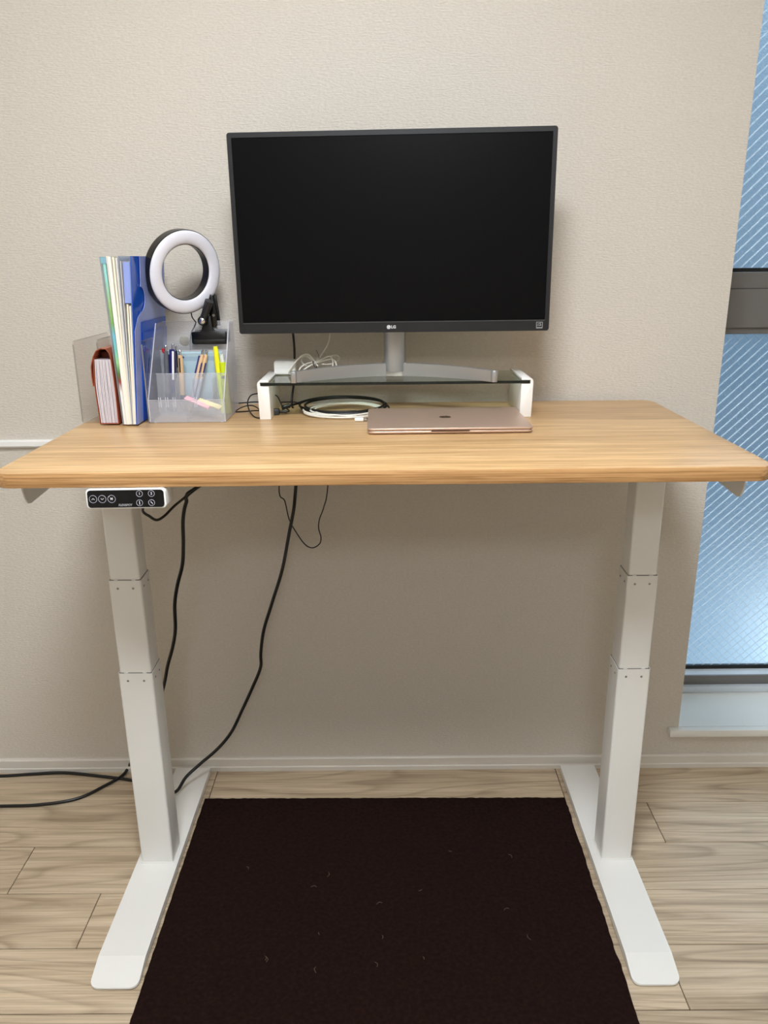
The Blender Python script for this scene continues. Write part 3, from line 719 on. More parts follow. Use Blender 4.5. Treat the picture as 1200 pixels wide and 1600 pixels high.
for sgn in (-1, 1):
    x = 0.0015 + sgn * hw_a; y = -0.040
    link('end_cap', prism(rrect(x - 0.006, x + 0.006, y - 0.006, y + 0.007, 0.004, 4), 2, ZL, ZL + 0.0228, 0.0008), 'silver', ao, world=False)
link('stand_neck', prism(rrect(-0.024, 0.027, 0.048, 0.084, 0.012, 5), 2, ZL + 0.0, ZL + 0.0275, 0.001), 'silver', mo, world=False)

# ------------------------------------------------------------------ laptop
lt = thing('laptop', 'closed rose gold laptop lying on the desk in front of the riser', 'laptop', (0.1182, -0.262, H))
lt.rotation_euler = (0, 0, 0.010)
lw, ld = 0.152, 0.1045
link('base', prism(rrect(-lw + 0.001, lw - 0.001, -ld + 0.001, ld - 0.001, 0.010, 6), 2, 0.0016, 0.0072, 0.0026, 3), 'rose', lt, world=False)
link('shadow_gap', prism(rrect(-lw + 0.0018, lw - 0.0018, -ld + 0.0018, ld - 0.0018, 0.010, 6), 2, 0.0070, 0.0079), 'rose_shade', lt, world=False)
lid = link('lid', prism(rrect(-lw, lw, -ld, ld, 0.0105, 6), 2, 0.0077, 0.0122, 0.0016, 3), 'rose', lt, world=False)
link('notch_shade', box((-0.035, -ld - 0.0004, 0.0060), (0.035, -ld + 0.004, 0.0080)), 'rose_shade', lt, world=False)  # dark box, not a cut; the notch's shade is its colour
for a in (-1, 1):
    for b in (-1, 1):
        link('foot', rod((a * 0.125, b * 0.08, 0.0), (a * 0.125, b * 0.08, 1), [(0, 0.006), (0.002, 0.007)], 16), 'rubber', lt, world=False)
ap = []
for k in range(40):                                     # apple silhouette with bite, seen from above
    a = 2 * math.pi * k / 40; r = 0.0118 * (1 + 0.03 * math.cos(2 * a))
    x, y = r * math.cos(a), r * math.sin(a) * 1.02
    if y > 0: y -= 0.0018 * math.exp(-(x / 0.003) ** 2)
    else: y += 0.0014 * math.exp(-(x / 0.0025) ** 2)
    dx, dy = x - 0.0150, y - 0.0015
    if math.hypot(dx, dy) < 0.0056:
        s_ = 0.0056 / max(math.hypot(dx, dy), 1e-5); x, y = 0.0150 + dx * s_, 0.0015 + dy * s_
    ap.append((x - 0.001, y))
link('logo', prism(ap, 2, 0.0121, 0.01225), 'rose_logo', lid, world=False, sm=False)
leaf = [(0, 0.0125), (0.0012, 0.0148), (0.0032, 0.0165), (0.0044, 0.0168), (0.0040, 0.0148), (0.0024, 0.0130)]
link('logo_leaf', prism([(x - 0.001, y) for x, y in leaf], 2, 0.0121, 0.01225), 'rose_logo', lid, world=False, sm=False)

# ------------------------------------------------------------------ charger and cables on the riser and desk
ch = thing('charger', 'white square power adapter on the left end of the glass riser', 'charger', (-0.211, -0.079, ZG))
link('body', box((-0.2350, -0.1000, ZG + 0.0002), (-0.1885, -0.0590, ZG + 0.0295), 0.0045, 3), 'white_plastic', ch)
link('seam', box((-0.23512, -0.10012, ZG + 0.0148), (-0.18838, -0.0588, ZG + 0.0153)), 'paper_grey', ch)
def q(px, py, y): return tuple(at(px, py, 1, y))
wc = thing('white_charging_cable', 'white cable bundle tied on the riser and rising behind the monitor', 'cable', (-0.15, -0.1, ZG))
link('lead', tube([q(451, 582, -0.102), q(455, 575, -0.106), q(464, 563, -0.108), q(474, 555, -0.108), q(481, 554, -0.106), q(487, 559, -0.104), q(492, 566, -0.102), q(497, 573, -0.104)], 0.0017), 'cable_white', wc)
link('loop', tube([q(490, 567, -0.10), q(483, 559, -0.098), q(475, 557, -0.096), q(471, 562, -0.095), q(474, 569, -0.096), q(481, 572, -0.098), q(490, 568, -0.10), q(503, 562, -0.102), q(514, 557, -0.104), q(519, 562, -0.108), q(520, 573, -0.112), q(517, 578, -0.116)], 0.0015), 'cable_white', wc)
link('loop', tube([q(467, 579, -0.112), q(471, 573, -0.11), q(480, 568, -0.105), q(492, 565, -0.10), q(505, 561, -0.098), q(516, 557, -0.095), q(525, 555, -0.093), q(530, 559, -0.092), q(527, 565, -0.094), q(515, 569, -0.098), q(502, 569, -0.10)], 0.0015), 'cable_white', wc)
link('loop', tube([q(474, 578, -0.114), q(482, 573, -0.11), q(491, 568, -0.104), q(500, 565, -0.10), q(512, 562, -0.102), q(520, 562, -0.106), q(525, 568, -0.11), q(525, 576, -0.114)], 0.0015), 'cable_white', wc)
link('lead', tube([q(491, 567, -0.10), q(497, 561, -0.096), q(505, 550, -0.092), q(512, 538, -0.09), q(516, 523, -0.09), q(517, 500, -0.10)], 0.0014), 'cable_white', wc)
tie = link('twist_tie', tube([q(489, 566, -0.106), q(491, 572, -0.108), q(495, 574, -0.106), q(494, 567, -0.098), q(490, 563, -0.099), q(489, 566, -0.106)], 0.0011, 6, 6), 'tie', wc)
link('tie_end', tube([q(499, 560, -0.1), q(497, 553, -0.1), q(494, 547, -0.1)], 0.0006, 6, 6), 'tie', tie)
vc = [q(457, 505, -0.10), q(458, 522, -0.052), q(460, 545, -0.048), q(460, 575, -0.048), q(459, 600, -0.048), q(457, 615, -0.05), q(456, 630, -0.06), q(459, 640, -0.085), q(468, 646, -0.11), q(480, 648.5, -0.13)]
vc = [Vector(v) for v in vc]
cx, cy = -0.088, -0.138
def coil(turns, rx, ry, a0, z0, lift, var, dx=0.0, dy=0.0):
    out = []; nn = int(turns * 18)
    for k in range(nn + 1):
        a = a0 + 2 * math.pi * k / 18; g = var * math.sin(k * 0.21 + 0.6)
        out.append(Vector((cx + dx + (rx + g) * math.cos(a), cy + dy + (ry + g * 0.8) * math.sin(a), H + z0 + lift * (0.5 + 0.5 * math.sin(a)) + 0.004 * (k / nn))))
    return out
bl = vc + coil(2.3, 0.087, 0.052, math.pi * 1.05, 0.004, 0.015, 0.006, 0.0, 0.016)
solid('display_cable', tube(bl, 0.0025, 4), 'cable_black', 'black cable dropping behind the riser and coiled on the desk', 'cable')
b2 = [q(441, 637, -0.135), q(452, 634, -0.13), q(463, 631, -0.12), q(478, 626, -0.10), q(500, 622, -0.075), q(525, 620, -0.068), q(550, 621.5, -0.068), (-0.02, -0.085, H + 0.017), (0.004, -0.115, H + 0.010), (0.01, -0.15, H + 0.006)]
uw = thing('plugged_cable', 'black cable with plug arching over the coil behind the laptop', 'cable', (-0.2, -0.13, H))
link('lead', tube(b2, 0.0023), 'cable_black', uw)
link('plug', tube([q(440, 637.5, -0.135), q(446, 635.5, -0.133), q(453, 633.5, -0.13)], 0.0048, 4), 'black_satin', uw)
ww = thing('white_cable_coil', 'white cable coiled on the desk with a white plug beside the laptop', 'cable', (cx, cy, H))
link('lead', tube(coil(3.3, 0.076, 0.054, math.pi * 0.9, 0.003, 0.007, 0.012, 0.004, -0.012) + [Vector((-0.075, -0.205, H + 0.004)), Vector((-0.058, -0.208, H + 0.004))], 0.0021, 4), 'cable_white', ww)
pl0 = at(554, 654, 2, H + 0.006)
link('plug', box((pl0.x, pl0.y - 0.005, H + 0.001), (pl0.x + 0.018, pl0.y + 0.006, H + 0.0085), 0.0018), 'white_plastic', ww)
link('plug_tip', box((pl0.x + 0.018, pl0.y - 0.0035, H + 0.0025), (pl0.x + 0.026, pl0.y + 0.0045, H + 0.007), 0.0008), 'chrome', ww)
# inline controller of the ring light with its thin cords
ct = thing('inline_controller', 'small black inline control box with thin cords behind the left riser support', 'controller', (-0.235, -0.155, H))
p0 = at(422, 648, 2, H); 
link('body', box((-0.252, -0.166, H + 0.0004), (-0.219, -0.150, H + 0.0135), 0.003), 'black_plastic', ct)
link('strain_relief', tube([(-0.220, -0.158, H + 0.007), (-0.212, -0.158, H + 0.0065), (-0.204, -0.157, H + 0.006)], 0.0036, 4), 'black_satin', ct)
link('cord', tube([(-0.206, -0.157, H + 0.006), q(452, 642, -0.15), q(447, 638, -0.145), q(441, 634, -0.14), q(438, 628, -0.135), q(433, 619, -0.13), q(424, 616.5, -0.13), q(412, 615.5, -0.13), q(402, 615, -0.13), q(392, 618, -0.135), q(387, 628, -0.14), q(389, 640, -0.15), q(395, 649, -0.18), q(402, 653, -0.195), q(412, 653, -0.20)], 0.0014, 6, 8), 'cable_black', ct)
link('cord', tube([(-0.252, -0.158, H + 0.007), q(403, 641.5, -0.152), q(388, 642.5, -0.14), q(374, 643.5, -0.13), q(368, 643, -0.125), q(373, 639, -0.118), q(382, 635, -0.11), q(392, 633.5, -0.11), q(400, 636, -0.12), q(406, 641, -0.14)], 0.0013, 6, 8), 'cable_black', ct)
link('cord', tube([q(373, 630, -0.06), q(385, 629, -0.06), q(402, 628, -0.06), q(425, 629, -0.06), (-0.2, -0.03, H + 0.004), (-0.19, -0.012, H - 0.01)], 0.0014, 6, 8), 'cable_black', ct)

# ------------------------------------------------------------------ acrylic file stand with folders
st = thing('acrylic_file_stand', 'clear acrylic file stand with upright dividers at the desk left end', 'file stand', (-0.537, -0.13, H))
link('base_plate', box((-0.6035, -0.228, H + 0.0002), (-0.4690, -0.026, H + 0.0030), 0.0004, 1), 'acrylic', st, sm=False)
def divider(x, y0, y1, zt, lean=0.0):
    r = 0.006; poly = [(y0, H + 0.003), (y0, zt - r)] + [(y0 + r * (1 - math.cos(a)), zt - r + r * math.sin(a)) for a in (0.4, 0.8, 1.2)] + [(y0 + r, zt), (y1 - r, zt)] + [(y1 - r + r * math.sin(a), zt - r + r * math.cos(a)) for a in (0.4, 0.8, 1.2)] + [(y1, zt - r), (y1, H + 0.003)]
    d = link('divider', prism(poly, 0, x - 0.0013, x + 0.0013), 'acrylic', st, sm=False)
    link('cut_edge', boxes([((x - 0.00135, y0 - 0.0006, H + 0.003), (x + 0.00135, y0, zt - r)), ((x - 0.00135, y0 + r, zt - 0.0001), (x + 0.00135, y1 - r, zt + 0.0005))]), 'acrylic_edge', d, sm=False)
divider(-0.6030, -0.228, -0.026, 1.134)
divider(-0.5680, -0.196, -0.026, 1.1335)
divider(-0.4680, -0.236, -0.090, 1.1335)

# rust accordion file
af = thing('accordion_file', 'small rust brown accordion file with pale pleats in the acrylic stand', 'file', (-0.54, -0.17, H))
ZA = H + 0.0034
yA0, yA1 = -0.252, -0.045
def sheet(profile, th, y0, y1):
    """curved sheet swept along y from an (x,z) polyline with thickness th"""
    L = []; R = []
    for i, (x, z) in enumerate(profile):
        a = profile[max(i - 1, 0)]; b = profile[min(i + 1, len(profile) - 1)]
        d = Vector((b[0] - a[0], b[1] - a[1])).normalized(); nrm = (-d.y * th / 2, d.x * th / 2)
        L.append((x + nrm[0], z + nrm[1])); R.append((x - nrm[0], z - nrm[1]))
    return prism(L + R[::-1], 1, y0, y1)
xl = lambda t: -0.5600 - 0.0035 * math.sin(t * 2.6) * 0.6 + 0.009 * max(0, t - 0.5)
xr = lambda t: -0.5235 - 0.0 + 0.004 * math.sin(t * 3.0) * 0.4 - 0.002 * t
zz = lambda t: ZA + 0.144 * t
link('left_cover', sheet([(xl(t / 10), zz(t / 10)) for t in range(0, 10)], 0.0012, yA0, yA1), 'rust', af)
flap = [(xr(t / 10), zz(t / 10)) for t in range(0, 10)] + [(-0.5270, ZA + 0.138), (-0.532, ZA + 0.1445), (-0.543, ZA + 0.1455), (-0.5515, ZA + 0.141), (-0.5580, ZA + 0.130), (-0.5640, ZA + 0.112), (-0.5652, ZA + 0.092), (-0.5640, ZA + 0.074)]
link('flap_cover', sheet(flap, 0.0014, yA0 - 0.002, yA1), 'rust', af)
link('bottom_cover', box((-0.5600, yA0, ZA - 0.0004), (-0.5235, yA1, ZA + 0.0010)), 'rust', af)
link('inner_shade', box((-0.5535, yA0 + 0.03, ZA + 0.118), (-0.5270, yA1, ZA + 0.137), 0.002), 'rust_shade', af)  # dark filler block; the shade under the flap is put into its colour
NP = 11
for k in range(NP):
    f = (k + 0.5) / NP; prof = []
    for t in range(0, 10):
        tt = t / 10 * 0.95; a, b = xl(tt) + 0.0012, xr(tt) - 0.0012; prof.append((a + (b - a) * f + 0.00012 * math.sin(k * 2 + t), zz(tt) + 0.0012))
    th = 0.0022 + 0.0004 * (k % 3)
    link('pleat', sheet(prof, th, yA0 + 0.0015 + 0.0012 * (k % 2), yA1 - 0.004), 'pleat', af)

# upright folders and papers (x at top / bottom, y range, z range)
def upright(name, xt, xb, th, y0, y1, zt, mat, label, cat='folder', zb=H + 0.0034, group=None, parent=None, bow=0.0, taper=0):
    bm = bmesh.new(); rows = []
    for k in range(9):
        t = k / 8; x = xb + (xt - xb) * t + bow * math.sin(math.pi * t)
        z = zb + (zt - zb) * t
        rows.append([bm.verts.new((x + dx, y, z)) for dx, y in ((-th / 2, y0), (th / 2, y0), (th / 2, y1), (-th / 2, y1))])
    for k in range(8):
        for i in range(4):
            j = (i + 1) % 4; bm.faces.new((rows[k][i], rows[k][j], rows[k + 1][j], rows[k + 1][i]))
    bm.faces.new(rows[0]); bm.faces.new(rows[-1][::-1]); bmesh.ops.recalc_face_normals(bm, faces=bm.faces)
    if parent is not None: return link(name, bm, mat, parent)
    return tag(link(name, bm, mat), label, cat, group)
F0, F1, FT = -0.262, -0.048, 1.289
ff = thing('clear_folder', 'clear folder with a green and blue leaflet, leftmost of the upright files', 'folder', (-0.517, -0.15, H))
upright('back_film', -0.5212, -0.5120, 0.0008, F0, F1, FT, 'clear_file', '', parent=ff)
upright('front_film', -0.5092, -0.5050, 0.0008, F0, F1, FT, 'clear_file', '', parent=ff)
upright('leaflet', -0.5140, -0.5080, 0.0050, F0 + 0.002, F1, FT - 0.0115, 'leaflet', '', parent=ff)
upright('title_tab', -0.5152, -0.5148, 0.0095, F0 + 0.001, F0 + 0.03, FT - 0.001, 'cyan_dark', '', parent=ff, zb=FT - 0.012)
pf = thing('paper_folder', 'thick bundle of white papers in a folder beside the leaflet folder', 'folder', (-0.505, -0.15, H))
upright('cover', -0.5080, -0.5040, 0.0010, F0 - 0.001, F1, FT + 0.001, 'paper', '', parent=pf)
for k, (a, b, t, mt_, dz) in enumerate(((-0.5035, -0.5022, 0.0062, 'paper', 0.0), (-0.4962, -0.4985, 0.0036, 'paper_warm', -0.0012), (-0.4908, -0.4955, 0.0036, 'paper_grey', -0.0025))):
    upright('paper_bundle', a, b, t, F0 + 0.0008 * k, F1 - 0.002 * k, FT + dz, mt_, '', parent=pf)
cf = thing('frosted_folder', 'frosted clear folder full of cream papers next to the blue folder', 'folder', (-0.49, -0.15, H))
upright('back_film', -0.4862, -0.4932, 0.0009, F0 - 0.002, F1, FT + 0.001, 'clear_file', '', parent=cf)
for k, (a, b, t, mt_, dz) in enumerate(((-0.4835, -0.4918, 0.0012, 'paper_grey', -0.008), (-0.4790, -0.4902, 0.0028, 'paper_warm', -0.085), (-0.4745, -0.4882, 0.0026, 'paper', -0.088), (-0.4700, -0.4866, 0.0022, 'paper_warm', -0.090))):
    upright('paper_bundle', a, b, t, F0 + 0.0006 * k, F1 - 0.002 * k, FT + dz, mt_, '', parent=cf)
upright('front_film', -0.4652, -0.4856, 0.0009, F0 - 0.002, F1, FT - 0.006, 'clear_file', '', parent=cf)
upright('blue_card', -0.4735, -0.4775, 0.0120, F0 + 0.002, F0 + 0.06, FT - 0.010, 'blue_film', '', parent=cf, zb=FT - 0.083)
# blue folder: deep blue back sheet, paler front sheet with thumb cut
bf = thing('blue_folder', 'glossy blue plastic folder, rightmost of the upright files', 'folder', (-0.47, -0.15, H))
upright('back_sheet', -0.4628, -0.4845, 0.0010, F0 - 0.003, F1, FT + 0.0005, 'blue_deep', '', parent=bf)
for k in range(3): upright('inner_paper', -0.4612 + 0.0008 * k - 0.0065, -0.4838 + 0.0006 * k, 0.0008, F0 + 0.035, F1 - 0.004, FT - 0.10 - 0.02 * k, 'blue_deep', '', parent=bf)
zlo, zhi = H + 0.0034, FT + 0.0005
ys = F0 + 0.030
poly = [(F0 - 0.002, zlo), (F1, zlo), (F1, zhi), (ys + 0.012, zhi), (ys + 0.014, zhi - 0.05)]
for k in range(0, 13):
    a = math.pi * k / 12; poly.append((ys + 0.012 + 0.028 * math.sin(a), zhi - 0.055 - 0.0235 * (1 - math.cos(a))))
poly += [(ys - 0.008, zhi - 0.110), (F0 - 0.001, zhi - 0.135)]
bm = prism(poly, 0, -0.0004, 0.0004)
for v in bm.verts:
    t = (v.co.z - zlo) / (zhi - zlo); v.co.x += -0.4830 + (-0.4600 + 0.4830) * t
link('front_sheet', bm, 'blue_film', bf, sm=False)

# ------------------------------------------------------------------ frosted pen organizer
og = thing('pen_organizer', 'frosted stepped plastic pen organizer on the desk beside the files', 'organizer', (-0.39, -0.165, H))
OX0, OX1, OY0, OY1 = -0.4652, -0.3165, -0.238, -0.090
zf, zm, z3, zk = 1.0195, 1.0625, 1.1040, 1.1600
OZ = H + 0.003
side = [(OY0, OZ), (OY0 - 0.0005, zf), (-0.137, zk - 0.001), (-0.134, zk), (OY1, zk), (OY1, OZ)]
for x in (OX0, OX1):
    sd_ = link('side_panel', prism(side, 0, x - 0.0009, x + 0.0009), 'frost', og, sm=False)
    link('front_edge', tube([(x, OY0, OZ), (x, OY0 - 0.0005, zf)], 0.0011, 1, 6), 'frost_edge', sd_)
    link('front_edge', tube([(x, OY0 - 0.0005, zf), (x, -0.137, zk)], 0.0011, 1, 6), 'frost_edge', sd_)
def tier(name, y, zt, th=0.0016, z0=OZ):
    t_ = link(name, box((OX0 + 0.001, y - th / 2, z0), (OX1 - 0.001, y + th / 2, zt)), 'frost', og, sm=False)
    link('top_edge', box((OX0 + 0.001, y - th / 2 - 0.0001, zt), (OX1 - 0.001, y + th / 2 + 0.0001, zt + 0.0006)), 'frost_edge', t_, sm=False)
tier('front_wall', OY0, zf); tier('tier_wall', -0.172, zm); tier('tier_wall', -0.128, z3)
# back panel with a finger hole
hc = at(288, 533, 1, OY1)
bm = bmesh.new(); n = 24
outer = []
for k in range(n):
    a = 2 * math.pi * k / n; ca, sa = math.cos(a), math.sin(a)
    tx = ((OX1 - hc.x) if ca > 0 else (OX0 - hc.x)) / ca if abs(ca) > 1e-6 else 1e9
    tz = ((zk - hc.z) if sa > 0 else (OZ - hc.z)) / sa if abs(sa) > 1e-6 else 1e9
    t = min(tx, tz); outer.append((hc.x + ca * t, hc.z + sa * t))
cor = [(OX1, zk), (OX0, zk), (OX0, OZ), (OX1, OZ)]
inner = [(hc.x + 0.0105 * math.cos(2 * math.pi * k / n), hc.z + 0.0105 * math.sin(2 * math.pi * k / n)) for k in range(n)]
O_ = [bm.verts.new((x, OY1, z)) for x, z in outer]; I_ = [bm.verts.new((x, OY1, z)) for x, z in inner]
for k in range(n):
    j = (k + 1) % n; vs = [O_[k], O_[j], I_[j], I_[k]]
    (xa, za), (xb, zb_) = outer[k], outer[j]
    if abs(xa - xb) > 1e-5 and abs(za - zb_) > 1e-5:
        cc = min(cor, key=lambda c: abs(c[0] - (xa + xb) / 2) + abs(c[1] - (za + zb_) / 2)); vs.insert(1, bm.verts.new((cc[0], OY1, cc[1])))
    bm.faces.new(vs)
ex_ = bmesh.ops.extrude_face_region(bm, geom=bm.faces[:]); bmesh.ops.translate(bm, verts=[v for v in ex_['geom'] if isinstance(v, bmesh.types.BMVert)], vec=(0, 0.0016, 0))
bmesh.ops.recalc_face_normals(bm, faces=bm.faces)
bk = link('back_panel', bm, 'frost', og, sm=False)
link('top_edge', box((OX0, OY1 - 0.0001, zk), (OX1, OY1 + 0.0017, zk + 0.0006)), 'frost_edge', bk, sm=False)
link('floor_panel', box((OX0, OY0, OZ - 0.0014), (OX1, OY1, OZ)), 'frost', og, sm=False)
for x in (-0.428, -0.392, -0.352):
    link('divider', box((x - 0.0006, -0.170, OZ), (x + 0.0006, -0.129, zm - 0.012)), 'frost', og, sm=False)
link('divider', box((-0.3925, OY0 + 0.001, OZ), (-0.3913, -0.173, zf - 0.008)), 'frost', og, sm=False)
for x in (-0.4455, -0.4415, -0.4315, -0.4275, -0.417, -0.413, -0.375, -0.371):
    link('slot_rib', box((x - 0.0005, OY0 + 0.001, zf - 0.014), (x + 0.0005, OY0 + 0.003, zf + 0.0055)), 'frost_edge', og, sm=False)
for x in (OX0 + 0.008, OX1 - 0.008):
    for y in (OY0 + 0.008, OY1 - 0.008):
        link('foot', rod((x, y, H), (x, y, 2), [(0, 0.003), (0.0018, 0.0034)], 12), 'frost_edge', og)

# memo pad behind the pens
mp_ = thing('memo_pad', 'pale cyan memo pad standing in the back of the organizer', 'memo pad', (-0.39, -0.115, H))
link('pad', box((-0.4600, -0.119, OZ + 0.0005), (-0.3390, -0.113, 1.1005), 0.0008), 'cyan', mp_)
link('cover_band', box((-0.4602, -0.1195, 1.082), (-0.3388, -0.1188, 1.091)), 'cyan_dark', mp_)

def pen(name, label, top, base, r, parts, cat='pen', group=None):
    """top, base: world points; parts: list of (name, material, [(t0, r0)...]) along base->top in fractions, radius factors"""
    base, top = Vector(base), Vector(top); L = (top - base).length
    t = thing(name, label, cat, tuple(base), group)
    for nm, mt_, prof in parts:
        link(nm, rod(base, top, [(f * L, k * r) for f, k in prof], 14), mt_, t)
    return t, base, top, L
def clip(t, base, top, f0, f1, off, wdt, mat):
    d = (top - base).normalized(); side_ = Vector((0, -1, 0)); side_ = (side_ - d * side_.dot(d)).normalized()
    rt = d.cross(side_).normalized(); L = (top - base).length; side2 = (side_ * math.cos(off[1]) + rt * math.sin(off[1]))
    a = base + d * L * f0 + side2 * off[0]; b = base + d * L * f1 + side2 * off[0]
    bm = bmesh.new(); vs = []
    for p in (a, b):
        for u, v in ((-1, 0), (1, 0), (1, 1), (-1, 1)):
            vs.append(bm.verts.new(p + rt * (u * wdt / 2) + side2 * (v * 0.0014)))
    for f in ((0, 1, 2, 3), (7, 6, 5, 4), (0, 4, 5, 1), (1, 5, 6, 2), (2, 6, 7, 3), (3, 7, 4, 0)): bm.faces.new([vs[i] for i in f])
    bmesh.ops.recalc_face_normals(bm, faces=bm.faces); link('clip', bm, mat, t)
yP = -0.148
def pw(px, py, y=yP): return at(px, py, 1, y)
def bs_(x, y=yP): return Vector((x, y, OZ + 0.0008))
std = lambda body, grip, tip: [('grip', grip, [(0, 0.2), (0.03, 0.5), (0.08, 0.95), (0.30, 1.0)]), ('barrel', body, [(0.30, 1.0), (0.86, 1.0), (0.92, 0.85), (0.925, 0.6)]), ('button', tip, [(0.92, 0.55), (0.985, 0.55), (1.0, 0.35)])]
t, b, tp, L = pen('ballpoint_pen', 'grey ballpoint pen with a red top, leftmost in the organizer', pw(259, 540, -0.150), bs_(-0.4520, -0.150), 0.0048, std('pen_grey', 'pen_dark', 'chrome'))
link('red_tab', rod(pw(254, 544, -0.150), pw(256, 551, -0.150), [(0, 0.001), (0.002, 0.003), (0.009, 0.003), (0.011, 0.001)], 8), 'red', t)
t, b, tp, L = pen('ballpoint_pen', 'navy blue ballpoint pen beside the grey pen in the organizer', pw(266, 546, -0.142), bs_(-0.4470, -0.142), 0.0044, std('navy', 'pen_dark', 'navy'))
t, b, tp, L = pen('ballpoint_pen', 'blue and white ballpoint pen with a white clip in the organizer', pw(270, 537, -0.156), bs_(-0.4405, -0.156), 0.0046, std('navy', 'pen_dark', 'chrome'))
clip(t, b, tp, 0.50, 0.90, (0.0052, 0.25), 0.0042, 'white_plastic')
t, b, tp, L = pen('ballpoint_pen', 'slim silver pen behind the white-clip pen in the organizer', pw(275, 540, -0.139), bs_(-0.4330, -0.139), 0.0034, std('chrome', 'pen_grey', 'chrome'))
clip(t, b, tp, 0.68, 0.93, (0.0036, 0.5), 0.0022, 'chrome')
t, b, tp, L = pen('multicolour_pen', 'beige multicolour pen with a slate grip standing upright in the organizer', pw(281, 547, -0.150), bs_(-0.4205, -0.150), 0.0054, std('beige', 'pen_dark', 'chrome'))
clip(t, b, tp, 0.66, 0.88, (0.0052, -0.1), 0.0024, 'rubber')
link('colour_slider', rod(pw(286, 557, -0.150), pw(287, 560, -0.150), [(0, 0.0016), (0.004, 0.0016)], 8), 'navy', t)
for (lab, tpx, bx, by, tab) in (('clear gel pen with blue clip leaning in the organizer, nearer of the pair', (317.5, 547), -0.4060, -0.166, 'navy'), ('clear gel pen with red clip leaning in the organizer, farther of the pair', (323.5, 547), -0.3990, -0.155, 'red')):
    tpv = pw(tpx[0], tpx[1], -0.138 if tab == 'navy' else -0.134)
    t, b, tp, L = pen('gel_pen', lab, tpv, Vector((bx, by, OZ + 0.004)), 0.0046, [('grip', 'pen_clear', [(0, 0.2), (0.05, 0.6), (0.10, 0.95), (0.55, 1.0)]), ('barrel', 'beige', [(0.55, 1.0), (0.86, 1.0), (0.93, 0.7)]), ('button', 'chrome', [(0.93, 0.62), (0.99, 0.62), (1.0, 0.3)])], group=None)
    clip(t, b, tp, 0.62, 0.90, (0.0046, -0.9), 0.0032, tab); clip(t, b, tp, 0.58, 0.80, (0.0046, 0.7), 0.0022, 'navy')
t, b, tp, L = pen('highlighter', 'yellow highlighter with a long clip cap in the organizer', pw(336.5, 541, -0.146), bs_(-0.3375, -0.150), 0.0058, [('barrel', 'lime', [(0, 0.8), (0.02, 0.9), (0.60, 0.9), (0.605, 0.7)]), ('cap', 'yellow', [(0.60, 1.0), (0.72, 1.02), (0.96, 0.85), (1.0, 0.7)])])
clip(t, b, tp, 0.60, 0.95, (0.0056, 0.35), 0.0036, 'yellow')
t, b, tp, L = pen('highlighter', 'lime highlighter with black print and clear tip at the organizer right end', pw(346, 553, -0.150), bs_(-0.3262, -0.152), 0.0068, [('barrel', 'lime', [(0, 0.85), (0.02, 1.0), (0.86, 1.0), (0.865, 0.7)]), ('cap', 'clear_plastic', [(0.865, 0.65), (0.96, 0.6), (1.0, 0.4)])])
mark = text_bm('B', 0.012, 0.0006); mark.transform(Matrix.Translation(b + (tp - b) * 0.62 + Vector((0.001, -0.0071, 0))) @ Matrix.Rotation(math.radians(90), 4, 'X') @ Matrix.Rotation(math.radians(90), 4, 'Z'))
link('print', mark, 'rubber', t, sm=False)
# sticky strips in the front tray
def strip(p0, p1, wd, th, mat, nm, lab):
    p0, p1 = Vector(p0), Vector(p1); d = (p1 - p0); L = d.length; d.normalize(); up_ = Vector((0, -0.55, 0.83)); s_ = d.cross(up_).normalized(); u_ = s_.cross(d)
    bm = bmesh.new(); vs = []
    for f in (0, 1):
        for a, c_ in ((-1, -1), (1, -1), (1, 1), (-1, 1)): vs.append(bm.verts.new(p0 + d * (L * f) + s_ * (a * wd / 2) + u_ * (c_ * th / 2)))
    for f in ((0, 1, 2, 3), (7, 6, 5, 4), (0, 4, 5, 1), (1, 5, 6, 2), (2, 6, 7, 3), (3, 7, 4, 0)): bm.faces.new([vs[i] for i in f])
    bmesh.ops.recalc_face_normals(bm, faces=bm.faces); bmesh.ops.bevel(bm, geom=bm.edges[:], offset=0.0003, segments=1, affect='EDGES')
    return solid(nm, bm, mat, lab, 'sticky notes')
strip(at(290, 621, 1, -0.190), at(327, 637, 1, -0.222), 0.010, 0.003, 'pink', 'sticky_strip', 'pink sticky note strip lying in the front tray of the organizer')
strip(at(310, 625, 1, -0.196), at(345, 637, 1, -0.230), 0.011, 0.003, 'cream', 'sticky_strip', 'cream sticky note strip lying across the front tray of the organizer')

# ------------------------------------------------------------------ ring light clamped on the organizer
rl = thing('ring_light', 'white ring light with black rim clamped to the organizer back', 'ring light', (-0.367, -0.092, 1.113))
RC = at(290.5, 426, 1, -0.135)
az, el_ = math.radians(46), math.radians(-9)
nv = Vector((math.sin(az) * math.cos(el_), -math.cos(az) * math.cos(el_), math.sin(el_)))
ZR = nv.to_track_quat('Z', 'Y').to_matrix().to_4x4(); ZR.translation = RC
Rm, hwid = 0.0675, 0.0137
link('rim', torus_sector(Rm, [(-hwid, -0.021), (hwid, -0.021), (hwid + 0.0005, -0.001), (hwid - 0.0012, 0.0), (-hwid + 0.0012, 0.0), (-hwid - 0.0005, -0.001)], 72), 'black_satin', rl, xf=ZR)
dp = [(-hwid + 0.0008, -0.001)] + [((hwid - 0.0008) * -math.cos(math.pi * k / 10), 0.0003 + 0.0055 * math.sin(math.pi * k / 10)) for k in range(11)] + [(hwid - 0.0008, -0.001)]
link('diffuser', torus_sector(Rm, dp, 72), 'diffuser', rl, xf=ZR)
def cl(px, py, y): return at(px, py, 1, y)
joint = cl(317, 501, -0.106)
attach = RC + (ZR.to_3x3() @ Vector((0, 0, -0.012))) + (joint + Vector((0.012, 0.012, 0.03)) - RC).normalized() * 0.066
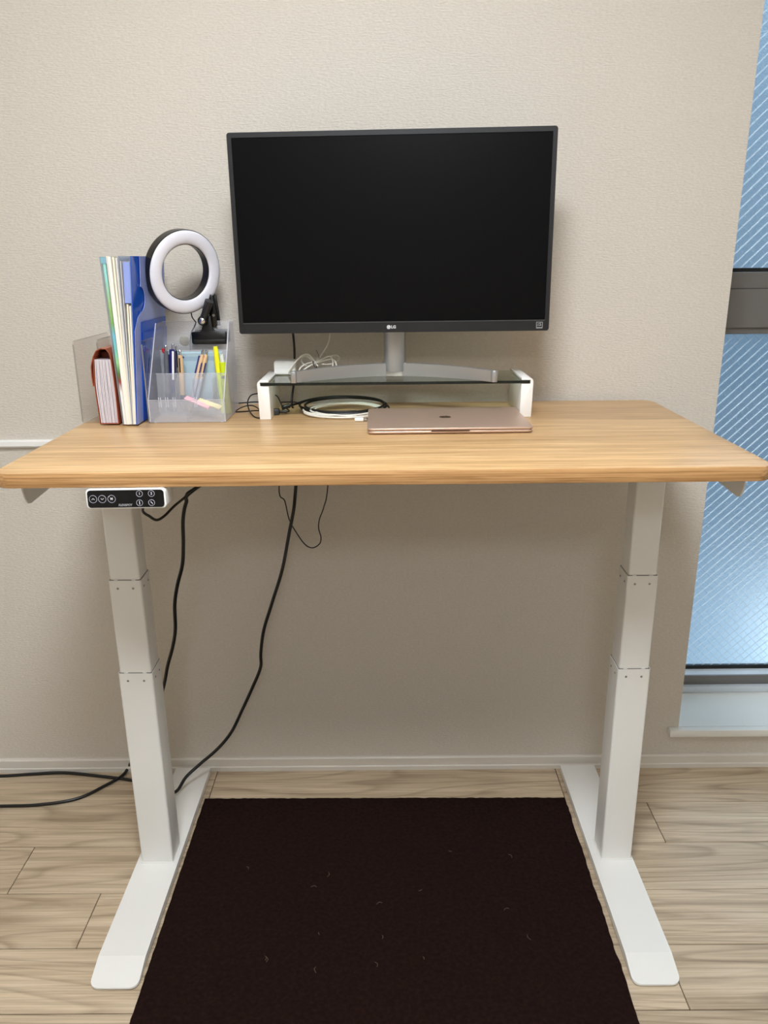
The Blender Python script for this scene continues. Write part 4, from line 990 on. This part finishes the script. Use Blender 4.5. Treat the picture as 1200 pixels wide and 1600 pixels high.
# bracket from the rim to the ball joint
link('bracket', rod(cl(327, 470, -0.118), joint, [(0, 0.009), (0.02, 0.0085), (0.03, 0.0075), (0.042, 0.008)], 12), 'black_plastic', rl)
link('joint', rod(joint + Vector((0, 0.012, 0)), joint + Vector((0, -1, 0)), [(0, 0.0085), (0.001, 0.0098), (0.018, 0.0098), (0.020, 0.0085)], 24), 'black_satin', rl)
link('joint_screw', rod(joint + Vector((0, -0.0075, 0)), joint + Vector((0, -1, 0)), [(0, 0.0066), (0.001, 0.0066), (0.0028, 0.0045), (0.0034, 0.0)], 20), 'chrome', rl)
# clamp jaws: T-shaped front jaw and rear jaw gripping the back panel
zj0, zj1 = 1.1135, 1.1395
xj0, xj1 = -0.4025, -0.3300
neck = [(-0.403, zj0 + 0.003), (-0.4005, zj0), (xj1 - 0.001, zj0), (xj1, zj0 + 0.001), (xj1, zj1 - 0.004), (xj1 - 0.002, zj1), (-0.3545, zj1 + 0.001), (-0.3575, zj1 + 0.006), (-0.3590, 1.163), (-0.3605, 1.172), (-0.376, 1.166), (-0.379, 1.150), (-0.382, zj1 + 0.002), (-0.386, zj1), (xj0 + 0.002, zj1), (xj0 - 0.0005, zj1 - 0.002)]
link('front_jaw', prism(neck, 1, OY1 - 0.012, OY1 - 0.0008, 0.0014), 'black_satin', rl)
link('jaw_pad', box((xj0 + 0.004, OY1 - 0.0145, zj0 + 0.004), (xj1 - 0.003, OY1 - 0.0118, zj0 + 0.010), 0.0008), 'rubber', rl)
link('rear_jaw', prism([(x + 0.004, z + 0.003) for x, z in neck], 1, OY1 + 0.0022, OY1 + 0.013, 0.0014), 'black_satin', rl)
hpoly = [(-0.3700, 1.150), (-0.3545, 1.150), (-0.3555, 1.178), (-0.3595, 1.212), (-0.3640, 1.215), (-0.3690, 1.212), (-0.3700, 1.178)]
link('handle', prism([(x + 0.006, z) for x, z in hpoly], 1, OY1 - 0.006, OY1 - 0.002, 0.0012), 'black_satin', rl)
link('handle', prism([(x + 0.009, z) for x, z in hpoly], 1, OY1 + 0.012, OY1 + 0.016, 0.0012), 'black_satin', rl)
link('spring_pin', rod((-0.3545, OY1 - 0.007, 1.172), (-0.3545, 1, 1.172), [(0, 0.0028), (0.026, 0.0028)], 12), 'steel', rl)
link('cord', tube([cl(299, 489, -0.125), cl(300, 495, -0.118), cl(304, 501, -0.112), cl(306, 504, -0.104), cl(303, 512, -0.086), cl(298.5, 522, -0.084), cl(297.5, 545, -0.084), cl(300, 580, -0.084), (-0.395, -0.07, H + 0.01), cl(373, 630, -0.06)], 0.0013, 6, 8), 'cable_black', rl)
